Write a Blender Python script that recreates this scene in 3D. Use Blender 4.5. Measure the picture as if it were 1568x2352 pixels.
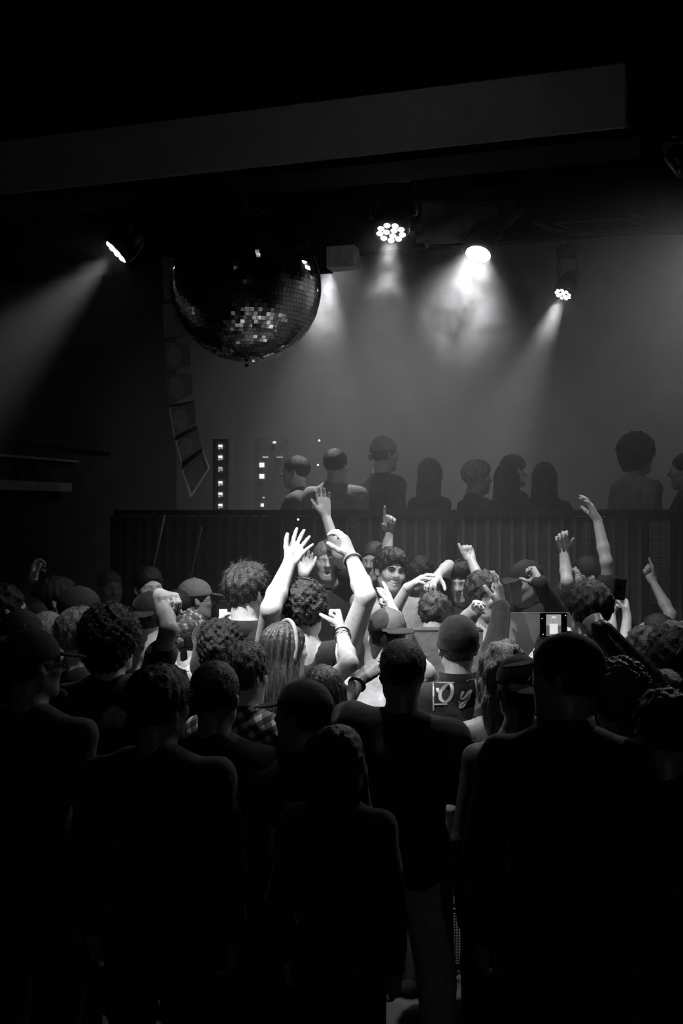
import bpy, math, random
import numpy as np
from mathutils import Vector, Matrix
from mathutils.bvhtree import BVHTree

for _o in list(bpy.data.objects):
    bpy.data.objects.remove(_o)
SC = bpy.context.scene
COL = SC.collection
random.seed(7)
RNG = np.random.default_rng(7)

# ------------------------------------------------------------------ camera
F_PX, CX, CY, HC = 2400.0, 784.0, 1176.0, 2.2      # focal in pixels of the 1568x2352 frame, eye height
cam_d = bpy.data.cameras.new('camera')
cam_d.sensor_fit = 'VERTICAL'; cam_d.sensor_height = 36.0; cam_d.lens = 36.0 * F_PX / 2352.0
cam_d.clip_start = 0.05; cam_d.clip_end = 100
cam = bpy.data.objects.new('camera', cam_d); COL.objects.link(cam)
cam.location = (0, 0, HC); cam.rotation_euler = (math.pi / 2, 0, 0)
SC.camera = cam
# ------------------------------------------------------------------ world, exposure, render look
W = bpy.data.worlds.new('club_night'); SC.world = W; W.use_nodes = True
W.node_tree.nodes['Background'].inputs[0].default_value = (0, 0, 0, 1)
W.node_tree.nodes['Background'].inputs[1].default_value = 0.0
SC.view_settings.view_transform = 'Standard'; SC.view_settings.look = 'None'
SC.view_settings.gamma = 1.0; SC.view_settings.use_curve_mapping = False
SC.view_settings.exposure = 0.0
cy = SC.cycles
cy.use_denoising = True
cy.max_bounces = 4; cy.diffuse_bounces = 2; cy.glossy_bounces = 3; cy.volume_bounces = 0
cy.use_light_tree = False; cy.use_adaptive_sampling = True; cy.adaptive_threshold = 0.045
cy.transmission_bounces = 2; cy.sample_clamp_indirect = 3.0
cy.caustics_reflective = False; cy.caustics_refractive = False

def at(px, py, s):
    """pixel of the photograph + scale in pixels per metre there -> world point"""
    return np.array([(px - CX) / s, F_PX / s, HC - (py - CY) / s])
ROOM_A = math.radians(17.6)
E1 = np.array([math.cos(ROOM_A), -math.sin(ROOM_A), 0.0])     # along the back wall, to the right and nearer
E2 = np.array([math.sin(ROOM_A), math.cos(ROOM_A), 0.0])      # into the depth of the stage
EZ = np.array([0, 0, 1.0])
def room(t, d, z):
    """point t along the wall direction, d deep measured at the middle of the view, z up"""
    return np.array([0, d, 0]) + E1 * t + EZ * z

# ------------------------------------------------------------------ materials
MATS = {}
def mat(name, v, rough=0.6, spec=0.4, metal=0.0, nscale=30.0, namp=0.15, bump=0.0, bscale=80.0, stretch=None, emit=0.0, sheen=0.0):
    if name in MATS: return MATS[name]
    m = bpy.data.materials.new(name); m.use_nodes = True
    nt = m.node_tree; b = nt.nodes['Principled BSDF']
    col = v if isinstance(v, tuple) else (v, v, v * 1.03)
    b.inputs['Roughness'].default_value = rough
    b.inputs['Metallic'].default_value = metal
    b.inputs['Specular IOR Level'].default_value = spec
    if sheen: b.inputs['Sheen Weight'].default_value = sheen
    tc = nt.nodes.new('ShaderNodeTexCoord'); mp = nt.nodes.new('ShaderNodeMapping')
    nt.links.new(tc.outputs['Object'], mp.inputs['Vector'])
    if stretch: mp.inputs['Scale'].default_value = stretch
    nz = nt.nodes.new('ShaderNodeTexNoise'); nz.inputs['Scale'].default_value = nscale; nz.inputs['Detail'].default_value = 3
    nt.links.new(mp.outputs[0], nz.inputs['Vector'])
    rp = nt.nodes.new('ShaderNodeValToRGB')
    rp.color_ramp.elements[0].position = 0.3; rp.color_ramp.elements[1].position = 0.7
    rp.color_ramp.elements[0].color = tuple(c * (1 - namp) for c in col) + (1,)
    rp.color_ramp.elements[1].color = tuple(min(1, c * (1 + namp)) for c in col) + (1,)
    nt.links.new(nz.outputs['Fac'], rp.inputs['Fac'])
    nt.links.new(rp.outputs['Color'], b.inputs['Base Color'])
    if bump:
        n2 = nt.nodes.new('ShaderNodeTexNoise'); n2.inputs['Scale'].default_value = bscale; n2.inputs['Detail'].default_value = 4
        nt.links.new(mp.outputs[0], n2.inputs['Vector'])
        bp = nt.nodes.new('ShaderNodeBump'); bp.inputs['Strength'].default_value = bump; bp.inputs['Distance'].default_value = 0.01
        nt.links.new(n2.outputs['Fac'], bp.inputs['Height']); nt.links.new(bp.outputs[0], b.inputs['Normal'])
    if emit:
        m.cycles.emission_sampling = 'NONE'
        b.inputs['Emission Color'].default_value = (1, 1, 1, 1); b.inputs['Emission Strength'].default_value = emit
    MATS[name] = m
    return m
SKIN_L = mat('skin_pale', 0.60, 0.45, 0.45, nscale=60, namp=0.10, bump=0.12, bscale=160)
SKIN_M = mat('skin_tan', 0.42, 0.45, 0.45, nscale=60, namp=0.12, bump=0.12, bscale=160)
SKIN_D = mat('skin_brown_shaded', 0.16, 0.42, 0.5, nscale=60, namp=0.12, bump=0.12, bscale=160)  # dark tone also stands in for shade on the nearest figures
HAIR_K = mat('hair_black', 0.008, 0.5, 0.4, nscale=90, namp=0.4, bump=0.6, bscale=180)
HAIR_B = mat('hair_brown', 0.026, 0.42, 0.6, nscale=90, namp=0.5, bump=0.6, bscale=180)
HAIR_G = mat('hair_grey', 0.20, 0.45, 0.5, nscale=90, namp=0.5, bump=0.6, bscale=180)
HAIR_Y = mat('hair_blond', 0.30, 0.42, 0.5, nscale=120, namp=0.45, bump=0.6, bscale=160, stretch=(1, 1, .15))
HAIR_S = mat('hair_straight_brown', 0.045, 0.38, 0.6, nscale=120, namp=0.6, bump=0.6, bscale=150, stretch=(1, 1, .12))
CL_K = mat('cloth_black', 0.016, 0.8, 0.25, nscale=25, namp=0.3, bump=0.35, bscale=35, sheen=0.12)
CL_D = mat('cloth_charcoal', 0.035, 0.85, 0.2, nscale=25, namp=0.25, bump=0.35, bscale=35)
CL_G = mat('cloth_grey', 0.14, 0.85, 0.2, nscale=25, namp=0.2, bump=0.35, bscale=35)
CL_M = mat('cloth_light_grey', 0.34, 0.85, 0.2, nscale=25, namp=0.15, bump=0.4, bscale=30)
CL_W = mat('cloth_white', 0.62, 0.8, 0.2, nscale=25, namp=0.10, bump=0.4, bscale=30)
CL_P = mat('trousers_beige', 0.34, 0.85, 0.2, nscale=40, namp=0.15, bump=0.3, bscale=40)
LEATHER = mat('black_leather', 0.012, 0.28, 0.7, nscale=40, namp=0.3, bump=0.5, bscale=30)
SATIN = mat('black_satin', 0.02, 0.18, 0.8, nscale=40, namp=0.2)
BLACKM = mat('black_metal', 0.010, 0.45, 0.4, nscale=50, namp=0.3, bump=0.1)
BLACKP = mat('black_plastic', 0.008, 0.35, 0.5, nscale=50, namp=0.3)
STEEL = mat('steel', 0.45, 0.3, 0.5, metal=1.0, nscale=80, namp=0.15)
SILVER = mat('laptop_silver', 0.42, 0.45, 0.5, metal=0.3, nscale=100, namp=0.05)
GLASSM = mat('dark_glass', 0.01, 0.08, 0.7, nscale=20, namp=0.1)
EYEW = mat('eye_white', 0.7, 0.2, 0.5, nscale=20, namp=0.03)
TEETHM = mat('teeth_white', 0.8, 0.25, 0.5, nscale=20, namp=0.03)
BLACKF = mat('black_fabric_drape', 0.012, 0.9, 0.1, nscale=8, namp=0.3, bump=0.3, bscale=12)

def plaid_material():
    m = bpy.data.materials.new('plaid_cloth'); m.use_nodes = True
    nt = m.node_tree; b = nt.nodes['Principled BSDF']; b.inputs['Roughness'].default_value = 0.85
    tc = nt.nodes.new('ShaderNodeTexCoord'); sp = nt.nodes.new('ShaderNodeSeparateXYZ')
    mp = nt.nodes.new('ShaderNodeMapping'); mp.inputs['Rotation'].default_value = (0.2, 0.5, 0.5)
    nt.links.new(tc.outputs['Object'], mp.inputs['Vector']); nt.links.new(mp.outputs[0], sp.inputs[0])
    outs = []
    for ax in (0, 2):
        a = nt.nodes.new('ShaderNodeMath'); a.operation = 'MULTIPLY'; a.inputs[1].default_value = 150.0
        nt.links.new(sp.outputs[ax], a.inputs[0])
        s_ = nt.nodes.new('ShaderNodeMath'); s_.operation = 'SINE'; nt.links.new(a.outputs[0], s_.inputs[0])
        g = nt.nodes.new('ShaderNodeMath'); g.operation = 'GREATER_THAN'; g.inputs[1].default_value = 0.1
        nt.links.new(s_.outputs[0], g.inputs[0]); outs.append(g)
    ad = nt.nodes.new('ShaderNodeMath'); ad.operation = 'ADD'
    nt.links.new(outs[0].outputs[0], ad.inputs[0]); nt.links.new(outs[1].outputs[0], ad.inputs[1])
    hf = nt.nodes.new('ShaderNodeMath'); hf.operation = 'MULTIPLY'; hf.inputs[1].default_value = 0.5
    nt.links.new(ad.outputs[0], hf.inputs[0])
    rp = nt.nodes.new('ShaderNodeValToRGB'); rp.color_ramp.elements[0].color = (.02, .02, .021, 1); rp.color_ramp.elements[1].color = (.6, .6, .61, 1)
    e = rp.color_ramp.elements.new(0.5); e.color = (.12, .12, .123, 1)
    nt.links.new(hf.outputs[0], rp.inputs['Fac']); nt.links.new(rp.outputs['Color'], b.inputs['Base Color'])
    return m
PLAID = plaid_material()

def camo_material():
    m = bpy.data.materials.new('camouflage_cloth'); m.use_nodes = True
    nt = m.node_tree; b = nt.nodes['Principled BSDF']; b.inputs['Roughness'].default_value = 0.7
    tc = nt.nodes.new('ShaderNodeTexCoord'); nz = nt.nodes.new('ShaderNodeTexNoise'); nz.inputs['Scale'].default_value = 38
    nt.links.new(tc.outputs['Object'], nz.inputs['Vector'])
    rp = nt.nodes.new('ShaderNodeValToRGB'); rp.color_ramp.interpolation = 'CONSTANT'
    rp.color_ramp.elements[0].color = (.008, .008, .008, 1); rp.color_ramp.elements[1].position = 0.5; rp.color_ramp.elements[1].color = (.05, .05, .05, 1)
    e = rp.color_ramp.elements.new(0.6); e.color = (.2, .2, .2, 1)
    nt.links.new(nz.outputs['Fac'], rp.inputs['Fac']); nt.links.new(rp.outputs['Color'], b.inputs['Base Color'])
    return m
CAMO = camo_material()

# ------------------------------------------------------------------ object helpers
def obj(name, verts, faces, material, parent=None, smooth=False):
    me = bpy.data.meshes.new(name)
    me.from_pydata([tuple(map(float, v)) for v in verts], [], [tuple(map(int, f)) for f in faces])
    if smooth: me.polygons.foreach_set('use_smooth', np.ones(len(me.polygons), bool))
    if material: me.materials.append(material)
    o = bpy.data.objects.new(name, me); COL.objects.link(o)
    if parent is not None: o.parent = parent
    return o
def quads_obj(name, V, Q, material, parent=None):
    """fast smooth mesh from numpy verts and quads"""
    me = bpy.data.meshes.new(name)
    n, m = len(V), len(Q)
    me.vertices.add(n); me.vertices.foreach_set('co', np.asarray(V, np.float32).ravel())
    me.loops.add(m * 4); me.loops.foreach_set('vertex_index', np.asarray(Q, np.int32).ravel())
    me.polygons.add(m); me.polygons.foreach_set('loop_start', np.arange(0, m * 4, 4, dtype=np.int32))
    me.polygons.foreach_set('use_smooth', np.ones(m, bool))
    me.update(calc_edges=True)
    me.materials.append(material)
    o = bpy.data.objects.new(name, me); COL.objects.link(o)
    if parent is not None: o.parent = parent
    return o
def tag(o, label=None, cat=None, group=None, kind=None):
    if label: o['label'] = label
    if cat: o['category'] = cat
    if group: o['group'] = group
    if kind: o['kind'] = kind
    return o
def thing(name, loc, label, cat, group=None):
    o = bpy.data.objects.new(name, None); COL.objects.link(o); o.location = tuple(map(float, loc))
    o.empty_display_size = 0.1
    return tag(o, label, cat, group)
class MB:
    """collects boxes, tubes and prisms, then builds ONE mesh"""
    def __init__(s): s.v = []; s.f = []
    def add(s, v, f):
        n = len(s.v); s.v += [np.asarray(p, float) for p in v]; s.f += [tuple(i + n for i in q) for q in f]; return s
    def box(s, c, half, ax=None):
        ax = np.eye(3) if ax is None else np.asarray(ax)
        c = np.asarray(c, float); v = []
        for i in (-1, 1):
            for j in (-1, 1):
                for k in (-1, 1): v.append(c + ax[0] * half[0] * i + ax[1] * half[1] * j + ax[2] * half[2] * k)
        f = [(0, 1, 3, 2), (4, 6, 7, 5), (0, 4, 5, 1), (2, 3, 7, 6), (0, 2, 6, 4), (1, 5, 7, 3)]
        if np.dot(np.cross(ax[0], ax[1]), ax[2]) < 0: f = [q[::-1] for q in f]
        return s.add(v, f)
    def tube(s, pts, r, n=8, cap=True):
        pts = [np.asarray(p, float) for p in pts]; m = len(pts); rr = r if hasattr(r, '__len__') else [r] * m
        v = []; f = []
        t = pts[1] - pts[0]; u = np.cross(t, EZ)
        if np.linalg.norm(u) < 1e-6: u = np.cross(t, np.array([1., 0, 0]))
        u /= np.linalg.norm(u)
        for i in range(m):
            t = pts[min(i + 1, m - 1)] - pts[max(i - 1, 0)]; t = t / (np.linalg.norm(t) + 1e-12)
            u = u - t * np.dot(u, t); u /= np.linalg.norm(u) + 1e-12; w = np.cross(t, u)
            for k in range(n):
                a = 2 * math.pi * k / n; v.append(pts[i] + rr[i] * (u * math.cos(a) + w * math.sin(a)))
        for i in range(m - 1):
            for k in range(n):
                a, b = i * n + k, i * n + (k + 1) % n; f.append((a, b, b + n, a + n))
        if cap: f.append(tuple(range(n))[::-1]); f.append(tuple((m - 1) * n + k for k in range(n)))
        return s.add(v, f)
    def lathe(s, prof, o, ax, n=24):
        """profile of (radius, height along ax) around ax through o"""
        o = np.asarray(o, float); ax = np.asarray(ax, float); ax = ax / np.linalg.norm(ax)
        u = np.cross(ax, EZ)
        if np.linalg.norm(u) < 1e-3: u = np.array([1., 0, 0])
        u /= np.linalg.norm(u); w = np.cross(ax, u); v = []; f = []
        for r, h in prof:
            for k in range(n):
                a = 2 * math.pi * k / n; v.append(o + ax * h + r * (u * math.cos(a) + w * math.sin(a)))
        for i in range(len(prof) - 1):
            for k in range(n):
                a, b = i * n + k, i * n + (k + 1) % n; f.append((a, b, b + n, a + n))
        f.append(tuple(range(n))[::-1]); f.append(tuple((len(prof) - 1) * n + k for k in range(n)))
        return s.add(v, f)
    def prism(s, poly, d):
        poly = [np.asarray(p, float) for p in poly]; d = np.asarray(d, float); n = len(poly)
        v = poly + [p + d for p in poly]
        f = [tuple(range(n)), tuple(range(2 * n - 1, n - 1, -1))] + [(i, i + n, (i + 1) % n + n, (i + 1) % n) for i in range(n)]
        return s.add(v, f)
    def build(s, name, material, parent=None, smooth=False, origin=None):
        v = s.v
        if origin is not None: v = [p - np.asarray(origin) for p in v]
        return obj(name, v, s.f, material, parent, smooth)
AX_ROOM = [E1, E2, EZ]
# ------------------------------------------------------------------ light settings (each lamp is built with its housing further down)
def V3_(*a): return np.array(a, float)
def unit_(v): v = np.asarray(v, float); return v / np.linalg.norm(v)
def uv_(u, v, z): return E1 * u + E2 * v + EZ * z
HAZE = 0.05
LED_E = 6.0
AREA_W = 8.5
LIGHTS = [
    (('wash light with clustered lenses hanging above the DJ, beam falling to the crowd', at(898, 533, 384), (-.10, -.40, -.91), .093, 120, 40), dict(blend=1.0)),
    (('brightest round spotlight pouring white light through smoke', at(1098, 583, 350), (-.26, -.42, -.87), .092, AREA_W, 78), dict(wash=False)),
    (('small far wash light above the platform with its beam slanting down', at(1293, 675, 262), (-.42, -.30, -.86), .078, 280, 30), dict(blend=.9)),
    (('wash light seen edge on, its beam slanting down away from the mirror ball', at(268, 577, 350), (-.70, -.12, -.70), .093, 150, 40), dict(blend=1.0)),
    (('stage light hidden behind the bulkhead next to the mirror ball', at(756, 606, 300), (-.08, -.10, -.95), .08, 240, 50), dict(blend=.9)),
    (('unseen wash light added behind the bulkhead at the far end of the platform', uv_(.5, 7.7, 4.3), (.15, .9, -.85), .08, 66, 130), dict(blend=1.0)),  # added wash that lifts the haze and the back wall
    (('unseen wash light added behind the bulkhead over the equipment racks', uv_(-2.5, 7.7, 4.3), (.0, .9, -.9), .08, 100, 120), dict(blend=1.0)),  # second added wash, brightens the haze on the rack side
    (('narrow ceiling spotlight over the crowd aimed at the DJ', V3_(-1.3, 3.0, 4.6), (1.15, 1.85, -2.8), .09, 950, 28), dict(blend=.6)),
    (('ceiling spotlight straight above the raised arms', V3_(.1, 4.35, 4.85), (.15, .85, -3.05), .09, 430, 70), dict(blend=1.0)),
    (('stage light high beyond the frame edge, lighting the crowd from behind', V3_(2.7, 6.5, 4.0), (-2.6, -2.4, -2.3), .09, 120, 66), dict(blend=.8)),
]
def below(i, dist): return LIGHTS[i][0][1] + unit_(LIGHTS[i][0][2]) * dist
SMOKES = [('dense swirling smoke lit under the brightest spotlight', below(1, .42), (.46, .46, .56), .34, (6.0, .42, .60)),
          ('loose wisps of smoke under the wash light above the DJ', below(0, .26), (.26, .30, .44), .28, (6.5, .40, .60)),
          ('soft smoke in the beam of the small far light', below(2, .24), (.34, .34, .44), .22, (3.0, .25, .60)),
          ('soft smoke beside the mirror ball under the bulkhead', below(4, .34), (.34, .34, .44), .30, (4.0, .30, .60))]
FILL_LAMPS = [('unseen fill lamp in a black shade, added behind the camera', V3_(.45, -1.8, 2.95), 10)]  # dim fill added out of view for the camera-facing surfaces
# ------------------------------------------------------------------ the room
def uv(u, v, z): return E1 * u + E2 * v + EZ * z
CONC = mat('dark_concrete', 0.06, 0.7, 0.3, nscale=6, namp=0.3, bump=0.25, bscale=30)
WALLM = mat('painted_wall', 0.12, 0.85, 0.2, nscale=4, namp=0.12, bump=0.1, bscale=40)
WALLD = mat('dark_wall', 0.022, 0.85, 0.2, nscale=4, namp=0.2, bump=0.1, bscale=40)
CEILM = mat('black_ceiling', 0.010, 0.9, 0.1, nscale=5, namp=0.3, bump=0.2, bscale=20)
RAILM = mat('railing_paint', 0.12, 0.8, 0.2, nscale=10, namp=0.2)
RAILB = mat('railing_backing', 0.075, 0.9, 0.1, nscale=10, namp=0.2)
BEAMM = mat('beam_paint', 0.42, 0.8, 0.2, nscale=3, namp=0.08, bump=0.08, bscale=60)
WOODM = mat('grey_wood', 0.24, 0.7, 0.3, nscale=8, namp=0.3, bump=0.2, bscale=30, stretch=(1, 1, 6))
UL, UR, VF, VB, ZC = -5.0, 4.4, -3.0, 10.0, 5.6
def slab(name, u0, u1, v0, v1, z0, z1, m, kind='structure', parent=None):
    o = MB().box(uv((u0 + u1) / 2, (v0 + v1) / 2, (z0 + z1) / 2), ((u1 - u0) / 2, (v1 - v0) / 2, (z1 - z0) / 2), AX_ROOM).build(name, m, parent)
    if kind: o['kind'] = kind
    return o
slab('floor', UL - .2, UR + .2, VF - .2, VB + .2, -.2, 0, CONC)
slab('ceiling', UL - .2, UR + .2, VF - .2, VB + .2, ZC, ZC + .2, CEILM)
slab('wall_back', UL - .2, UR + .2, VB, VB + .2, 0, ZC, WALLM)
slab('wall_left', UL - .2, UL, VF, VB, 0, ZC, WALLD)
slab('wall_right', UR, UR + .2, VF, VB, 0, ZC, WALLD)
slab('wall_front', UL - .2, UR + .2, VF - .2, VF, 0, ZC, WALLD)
# the wide beam across the hall, its free end in view
bm_o = slab('trim_1', UL, -.22, 5.18, 5.50, 4.045, 4.35, BEAMM)
slab('trim_2', UL, -.16, 5.20, 5.52, 4.00, 4.042, CEILM)            # black strip under the beam
slab('trim_3', UL, UR, 6.95, 7.05, 4.0, ZC, CEILM)                    # black bulkhead over the stage edge
slab('trim_4', -3.1, -2.27, 6.90, 6.96, 3.872, 3.998, CEILM)         # its lower box
slab('trim_5', -2.265, -2.07, 6.80, 6.94, 3.876, 4.02, mat('pale_joist', .85, .7, .2))          # pale end of a joist
slab('trim_6', .12, 1.25, 5.35, 5.52, 3.985, 4.035, CEILM)
slab('trim_7', -.05, .42, 5.45, 5.60, 4.04, 4.05, WALLD)
# ledges along the left wall
slab('trim_8', UL, UL + .10, 5.0, 7.82, 2.373, 2.447, WOODM)
slab('trim_9', UL, UL + .06, 5.0, 8.6, 2.75, 2.85, WALLD)
slab('trim_10', UL, UL + .06, 5.0, 8.0, 2.63, 2.65, WOODM)
for i, v in enumerate((7.22, 7.48)):
    o = MB().tube([uv(UL + .02, v, 2.45), uv(UL + .02, v - .12, 2.63)], .018, 6).build('trim_%d' % (11 + i), WALLD); o['kind'] = 'structure'

# ------------------------------------------------------------------ haze
def volume_mat(name, dens, aniso, noise=None):
    m = bpy.data.materials.new(name); m.use_nodes = True; nt = m.node_tree
    nt.nodes.remove(nt.nodes['Principled BSDF']); out = nt.nodes['Material Output']
    sc = nt.nodes.new('ShaderNodeVolumeScatter'); sc.inputs['Density'].default_value = dens; sc.inputs['Anisotropy'].default_value = aniso
    sc.inputs['Color'].default_value = (.98, .98, 1, 1)
    nt.links.new(sc.outputs[0], out.inputs['Volume'])
    if noise:
        scale, lo, hi = noise
        tc = nt.nodes.new('ShaderNodeTexCoord'); nz = nt.nodes.new('ShaderNodeTexNoise'); nz.inputs['Scale'].default_value = scale; nz.inputs['Detail'].default_value = 4
        nz.inputs['Distortion'].default_value = 0.6
        nt.links.new(tc.outputs['Object'], nz.inputs['Vector'])
        mr = nt.nodes.new('ShaderNodeMapRange'); mr.inputs['From Min'].default_value = lo; mr.inputs['From Max'].default_value = hi
        mr.inputs['To Min'].default_value = 0; mr.inputs['To Max'].default_value = dens
        nt.links.new(nz.outputs['Fac'], mr.inputs['Value'])
        gr = nt.nodes.new('ShaderNodeVectorMath'); gr.operation = 'LENGTH'; mp = nt.nodes.new('ShaderNodeMapping'); mp.vector_type = 'POINT'
        nt.links.new(tc.outputs['Generated'], mp.inputs['Vector']); mp.inputs['Location'].default_value = (-1, -1, -1); mp.inputs['Scale'].default_value = (2, 2, 2)
        nt.links.new(mp.outputs[0], gr.inputs[0])
        fo = nt.nodes.new('ShaderNodeMapRange'); fo.inputs['From Min'].default_value = 1.0; fo.inputs['From Max'].default_value = 0.3; fo.interpolation_type = 'SMOOTHERSTEP'; nt.links.new(gr.outputs['Value'], fo.inputs['Value'])
        mu = nt.nodes.new('ShaderNodeMath'); mu.operation = 'MULTIPLY'; nt.links.new(mr.outputs[0], mu.inputs[0]); nt.links.new(fo.outputs[0], mu.inputs[1])
        nt.links.new(mu.outputs[0], sc.inputs['Density'])
    return m
hz = slab('haze', UL + .01, UR - .01, 5.32, VB - .01, .01, ZC - .01, volume_mat('stage_haze', HAZE, 0.25), None)
tag(hz, 'thin grey stage haze filling the air over the stage', 'haze', kind='stuff')

# ------------------------------------------------------------------ stage platform with railing
plat = thing('stage_platform', uv(-1.2, 8.4, 0), 'raised black stage platform behind the DJ, people standing on it', 'platform')
def part(o, root): o.parent = root; o.matrix_parent_inverse = Matrix.Translation(-Vector(root.location)); return o
part(slab('deck', -4.2, 3.0, 6.86, VB - .02, .88, .95, WALLD, None), plat)
part(slab('fascia', -4.2, 3.0, 6.93, 6.97, 0.0, .88, BLACKF, None), plat)
rail = thing('railing', uv(-1.4, 6.84, .95), 'dark slatted railing along the front edge of the raised platform', 'railing')
part(slab('top_rail', -3.9, 2.4, 6.78, 6.84, 2.175, 2.215, WALLD, None), rail)
part(slab('lower_rail', -3.9, 2.4, 6.79, 6.83, .98, 1.02, WALLD, None), rail)
part(slab('backing_cloth', -3.9, 2.4, 6.845, 6.853, .95, 2.17, RAILB, None), rail)
slat0 = None
for i in range(78):
    u = -3.88 + .08 * i
    if slat0 is None:
        slat0 = part(slab('slat', u - .012, u + .012, 6.82, 6.838, 1.02, 2.175, RAILM, None), rail); u0 = u
    else:
        o = slat0.copy(); COL.objects.link(o); o.location = tuple(Vector(slat0.location) + Vector(E1 * (u - u0)))
for u in (-3.9, -2.65, -1.4, -.15, 1.1, 2.35):
    part(slab('post', u - .03, u + .03, 6.785, 6.84, .95, 2.175, BLACKM, None), rail)
for (px0, py0, px1, py1, sc_) in ((806, 1187, 827, 1246, 343), (1487, 1196, 1529, 1385, 366), (1335, 1200, 1350, 1280, 358)):
    a, b = at(px0, py0, sc_), at(px1, py1, sc_)
    M = MB(); wpx = b[0] - a[0]; hpx = a[2] - b[2]; nw, nh = int(wpx / .009) + 1, int(hpx / .009) + 1
    o0 = a + np.array([0, -.06, 0])
    for i in range(nw + 1): M.tube([o0 + E1 * (wpx * i / nw), o0 + E1 * (wpx * i / nw) - EZ * hpx], .0016, 4)
    for j in range(nh + 1): M.tube([o0 - EZ * (hpx * j / nh), o0 + E1 * wpx - EZ * (hpx * j / nh)], .0016, 4)
    g = part(M.build('wire_mesh', STEEL), rail); g['kind'] = 'stuff'
for (a, b) in (((384, 1183), (352, 1330)), ((468, 1210), (440, 1335))):
    part(MB().tube([at(*a, 325) + V3_(0, -.1, 0), at(*b, 325) + V3_(0, -.1, 0)], .008, 6).build('brace', STEEL), rail)
# ------------------------------------------------------------------ riser, booth
riser = thing('riser', (0.55, 6.0, 0), 'low black riser carrying the DJ and the people around him', 'riser')
part(MB().box((.45, 6.15, .09), (1.55, .55, .09)).build('riser_body', BLACKF), riser)
part(MB().box((.45, 6.15, .19), (1.57, .57, .01)).build('riser_top', CONC), riser)
def perforated():
    m = bpy.data.materials.new('perforated_steel'); m.use_nodes = True; nt = m.node_tree; b = nt.nodes['Principled BSDF']
    b.inputs['Roughness'].default_value = .35
    tc = nt.nodes.new('ShaderNodeTexCoord'); vo = nt.nodes.new('ShaderNodeTexVoronoi'); vo.inputs['Scale'].default_value = 75; vo.inputs['Randomness'].default_value = 0.0
    nt.links.new(tc.outputs['Object'], vo.inputs['Vector'])
    rp = nt.nodes.new('ShaderNodeValToRGB'); rp.color_ramp.elements[0].position = .40; rp.color_ramp.elements[1].position = .46
    rp.color_ramp.elements[0].color = (.004, .004, .004, 1); rp.color_ramp.elements[1].color = (.5, .5, .5, 1)
    nt.links.new(vo.outputs['Distance'], rp.inputs['Fac']); nt.links.new(rp.outputs['Color'], b.inputs['Base Color'])
    return m
PERF = perforated()
booth = thing('dj_booth', (.68, 5.15, 0), 'black DJ booth table in front of the smiling DJ', 'table')
part(MB().box((.68, 5.15, 1.34), (.57, .14, .03)).build('table_top', BLACKP), booth)
part(MB().box((.68, 5.265, 1.14), (.55, .02, .17)).build('back_panel', BLACKF), booth)
for x in (.13, 1.23):
    part(MB().box((x, 5.15, .655), (.03, .13, .655)).build('leg', BLACKM), booth)
for i, (x0, lab) in enumerate(((.40, 'black subwoofer with perforated grille under the booth, beneath the dark case'), (.98, 'black subwoofer with perforated grille under the booth, beneath the laptop'))):
    sub = thing('subwoofer', (x0, 5.15, 0), lab, 'speaker', 'subwoofers under the booth')
    part(MB().box((x0, 5.15, .46), (.27, .12, .46)).build('cabinet', BLACKP), sub)
    part(MB().box((x0, 5.022, .46), (.25, .006, .43)).build('grille', PERF), sub)
    part(MB().box((x0, 5.15, .925), (.27, .125, .006)).build('lid', BLACKM), sub)
p0 = at(940, 1450, 470)
case = thing('equipment_case', (.52, 5.16, 1.37), 'dark equipment case standing on the booth under the DJ', 'case')
part(MB().box((.52, 5.16, (1.37 + p0[2]) / 2), (.17, .06, (p0[2] - 1.37) / 2)).build('case_body', CL_G), case)
part(MB().box((.52, 5.16, p0[2] + .004), (.172, .062, .004)).build('case_edge', STEEL), case)
lp = at(1237, 1405, 470)
lap = thing('laptop', (lp[0], 5.15, 1.37), 'silver laptop with its lid up on the DJ booth', 'laptop')
def rounded_panel(w, h, r, t, n=6):
    pts = []
    for cx_, cz_, a0 in ((w - r, h - r, 0), (-w + r, h - r, 90), (-w + r, r, 180), (w - r, r, 270)):
        for i in range(n + 1):
            a = math.radians(a0 + 90 * i / n); pts.append(np.array([cx_ + r * math.cos(a), 0, cz_ + r * math.sin(a)]))
    return pts
lid = [np.array([lp[0] + p[0], 5.09 - p[2] * .08, lp[2] - .31 + p[2]]) for p in rounded_panel(.19, .31, .015, .006)]
part(MB().prism(lid, (0, .008, 0)).build('screen_lid', SILVER), lap)
part(MB().box((lp[0], 5.18, 1.385), (.19, .10, .012)).build('keyboard_base', SILVER), lap)
part(MB().box((lp[0], 5.18, 1.376), (.16, .09, .004)).build('stand', BLACKM), lap)

# ------------------------------------------------------------------ hanging line array
arr = thing('line_array_speaker', at(410, 640, 364), 'curved hanging line array of speaker cabinets beside the mirror ball', 'speaker')
SIDEM = mat('speaker_side', 0.34, 0.7, 0.3, nscale=60, namp=0.2, bump=0.2, bscale=120)
SIDED = mat('speaker_badge', 0.5, 0.7, 0.3, nscale=60, namp=0.2)
LIT_EDGE = mat('speaker_lit_edge', 0.8, 0.5, 0.4, nscale=60, namp=0.1)  # pale tone stands in for light along the lower cabinet edges
polys = [[(371, 590), (428, 592), (431, 682), (376, 690)], [(373, 698), (432, 700), (433, 766), (380, 777)], [(379, 786), (435, 790), (437, 838), (381, 853)], [(382, 859), (439, 858), (443, 905), (389, 930)],
         [(389, 936), (446, 925), (451, 971), (400, 1004)], [(403, 1012), (454, 985), (463, 1030), (415, 1062)], [(417, 1078), (465, 1037), (479, 1075), (438, 1140)]]
VD = unit_(at(420, 860, 364) - np.array([0, 0, HC]))
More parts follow.
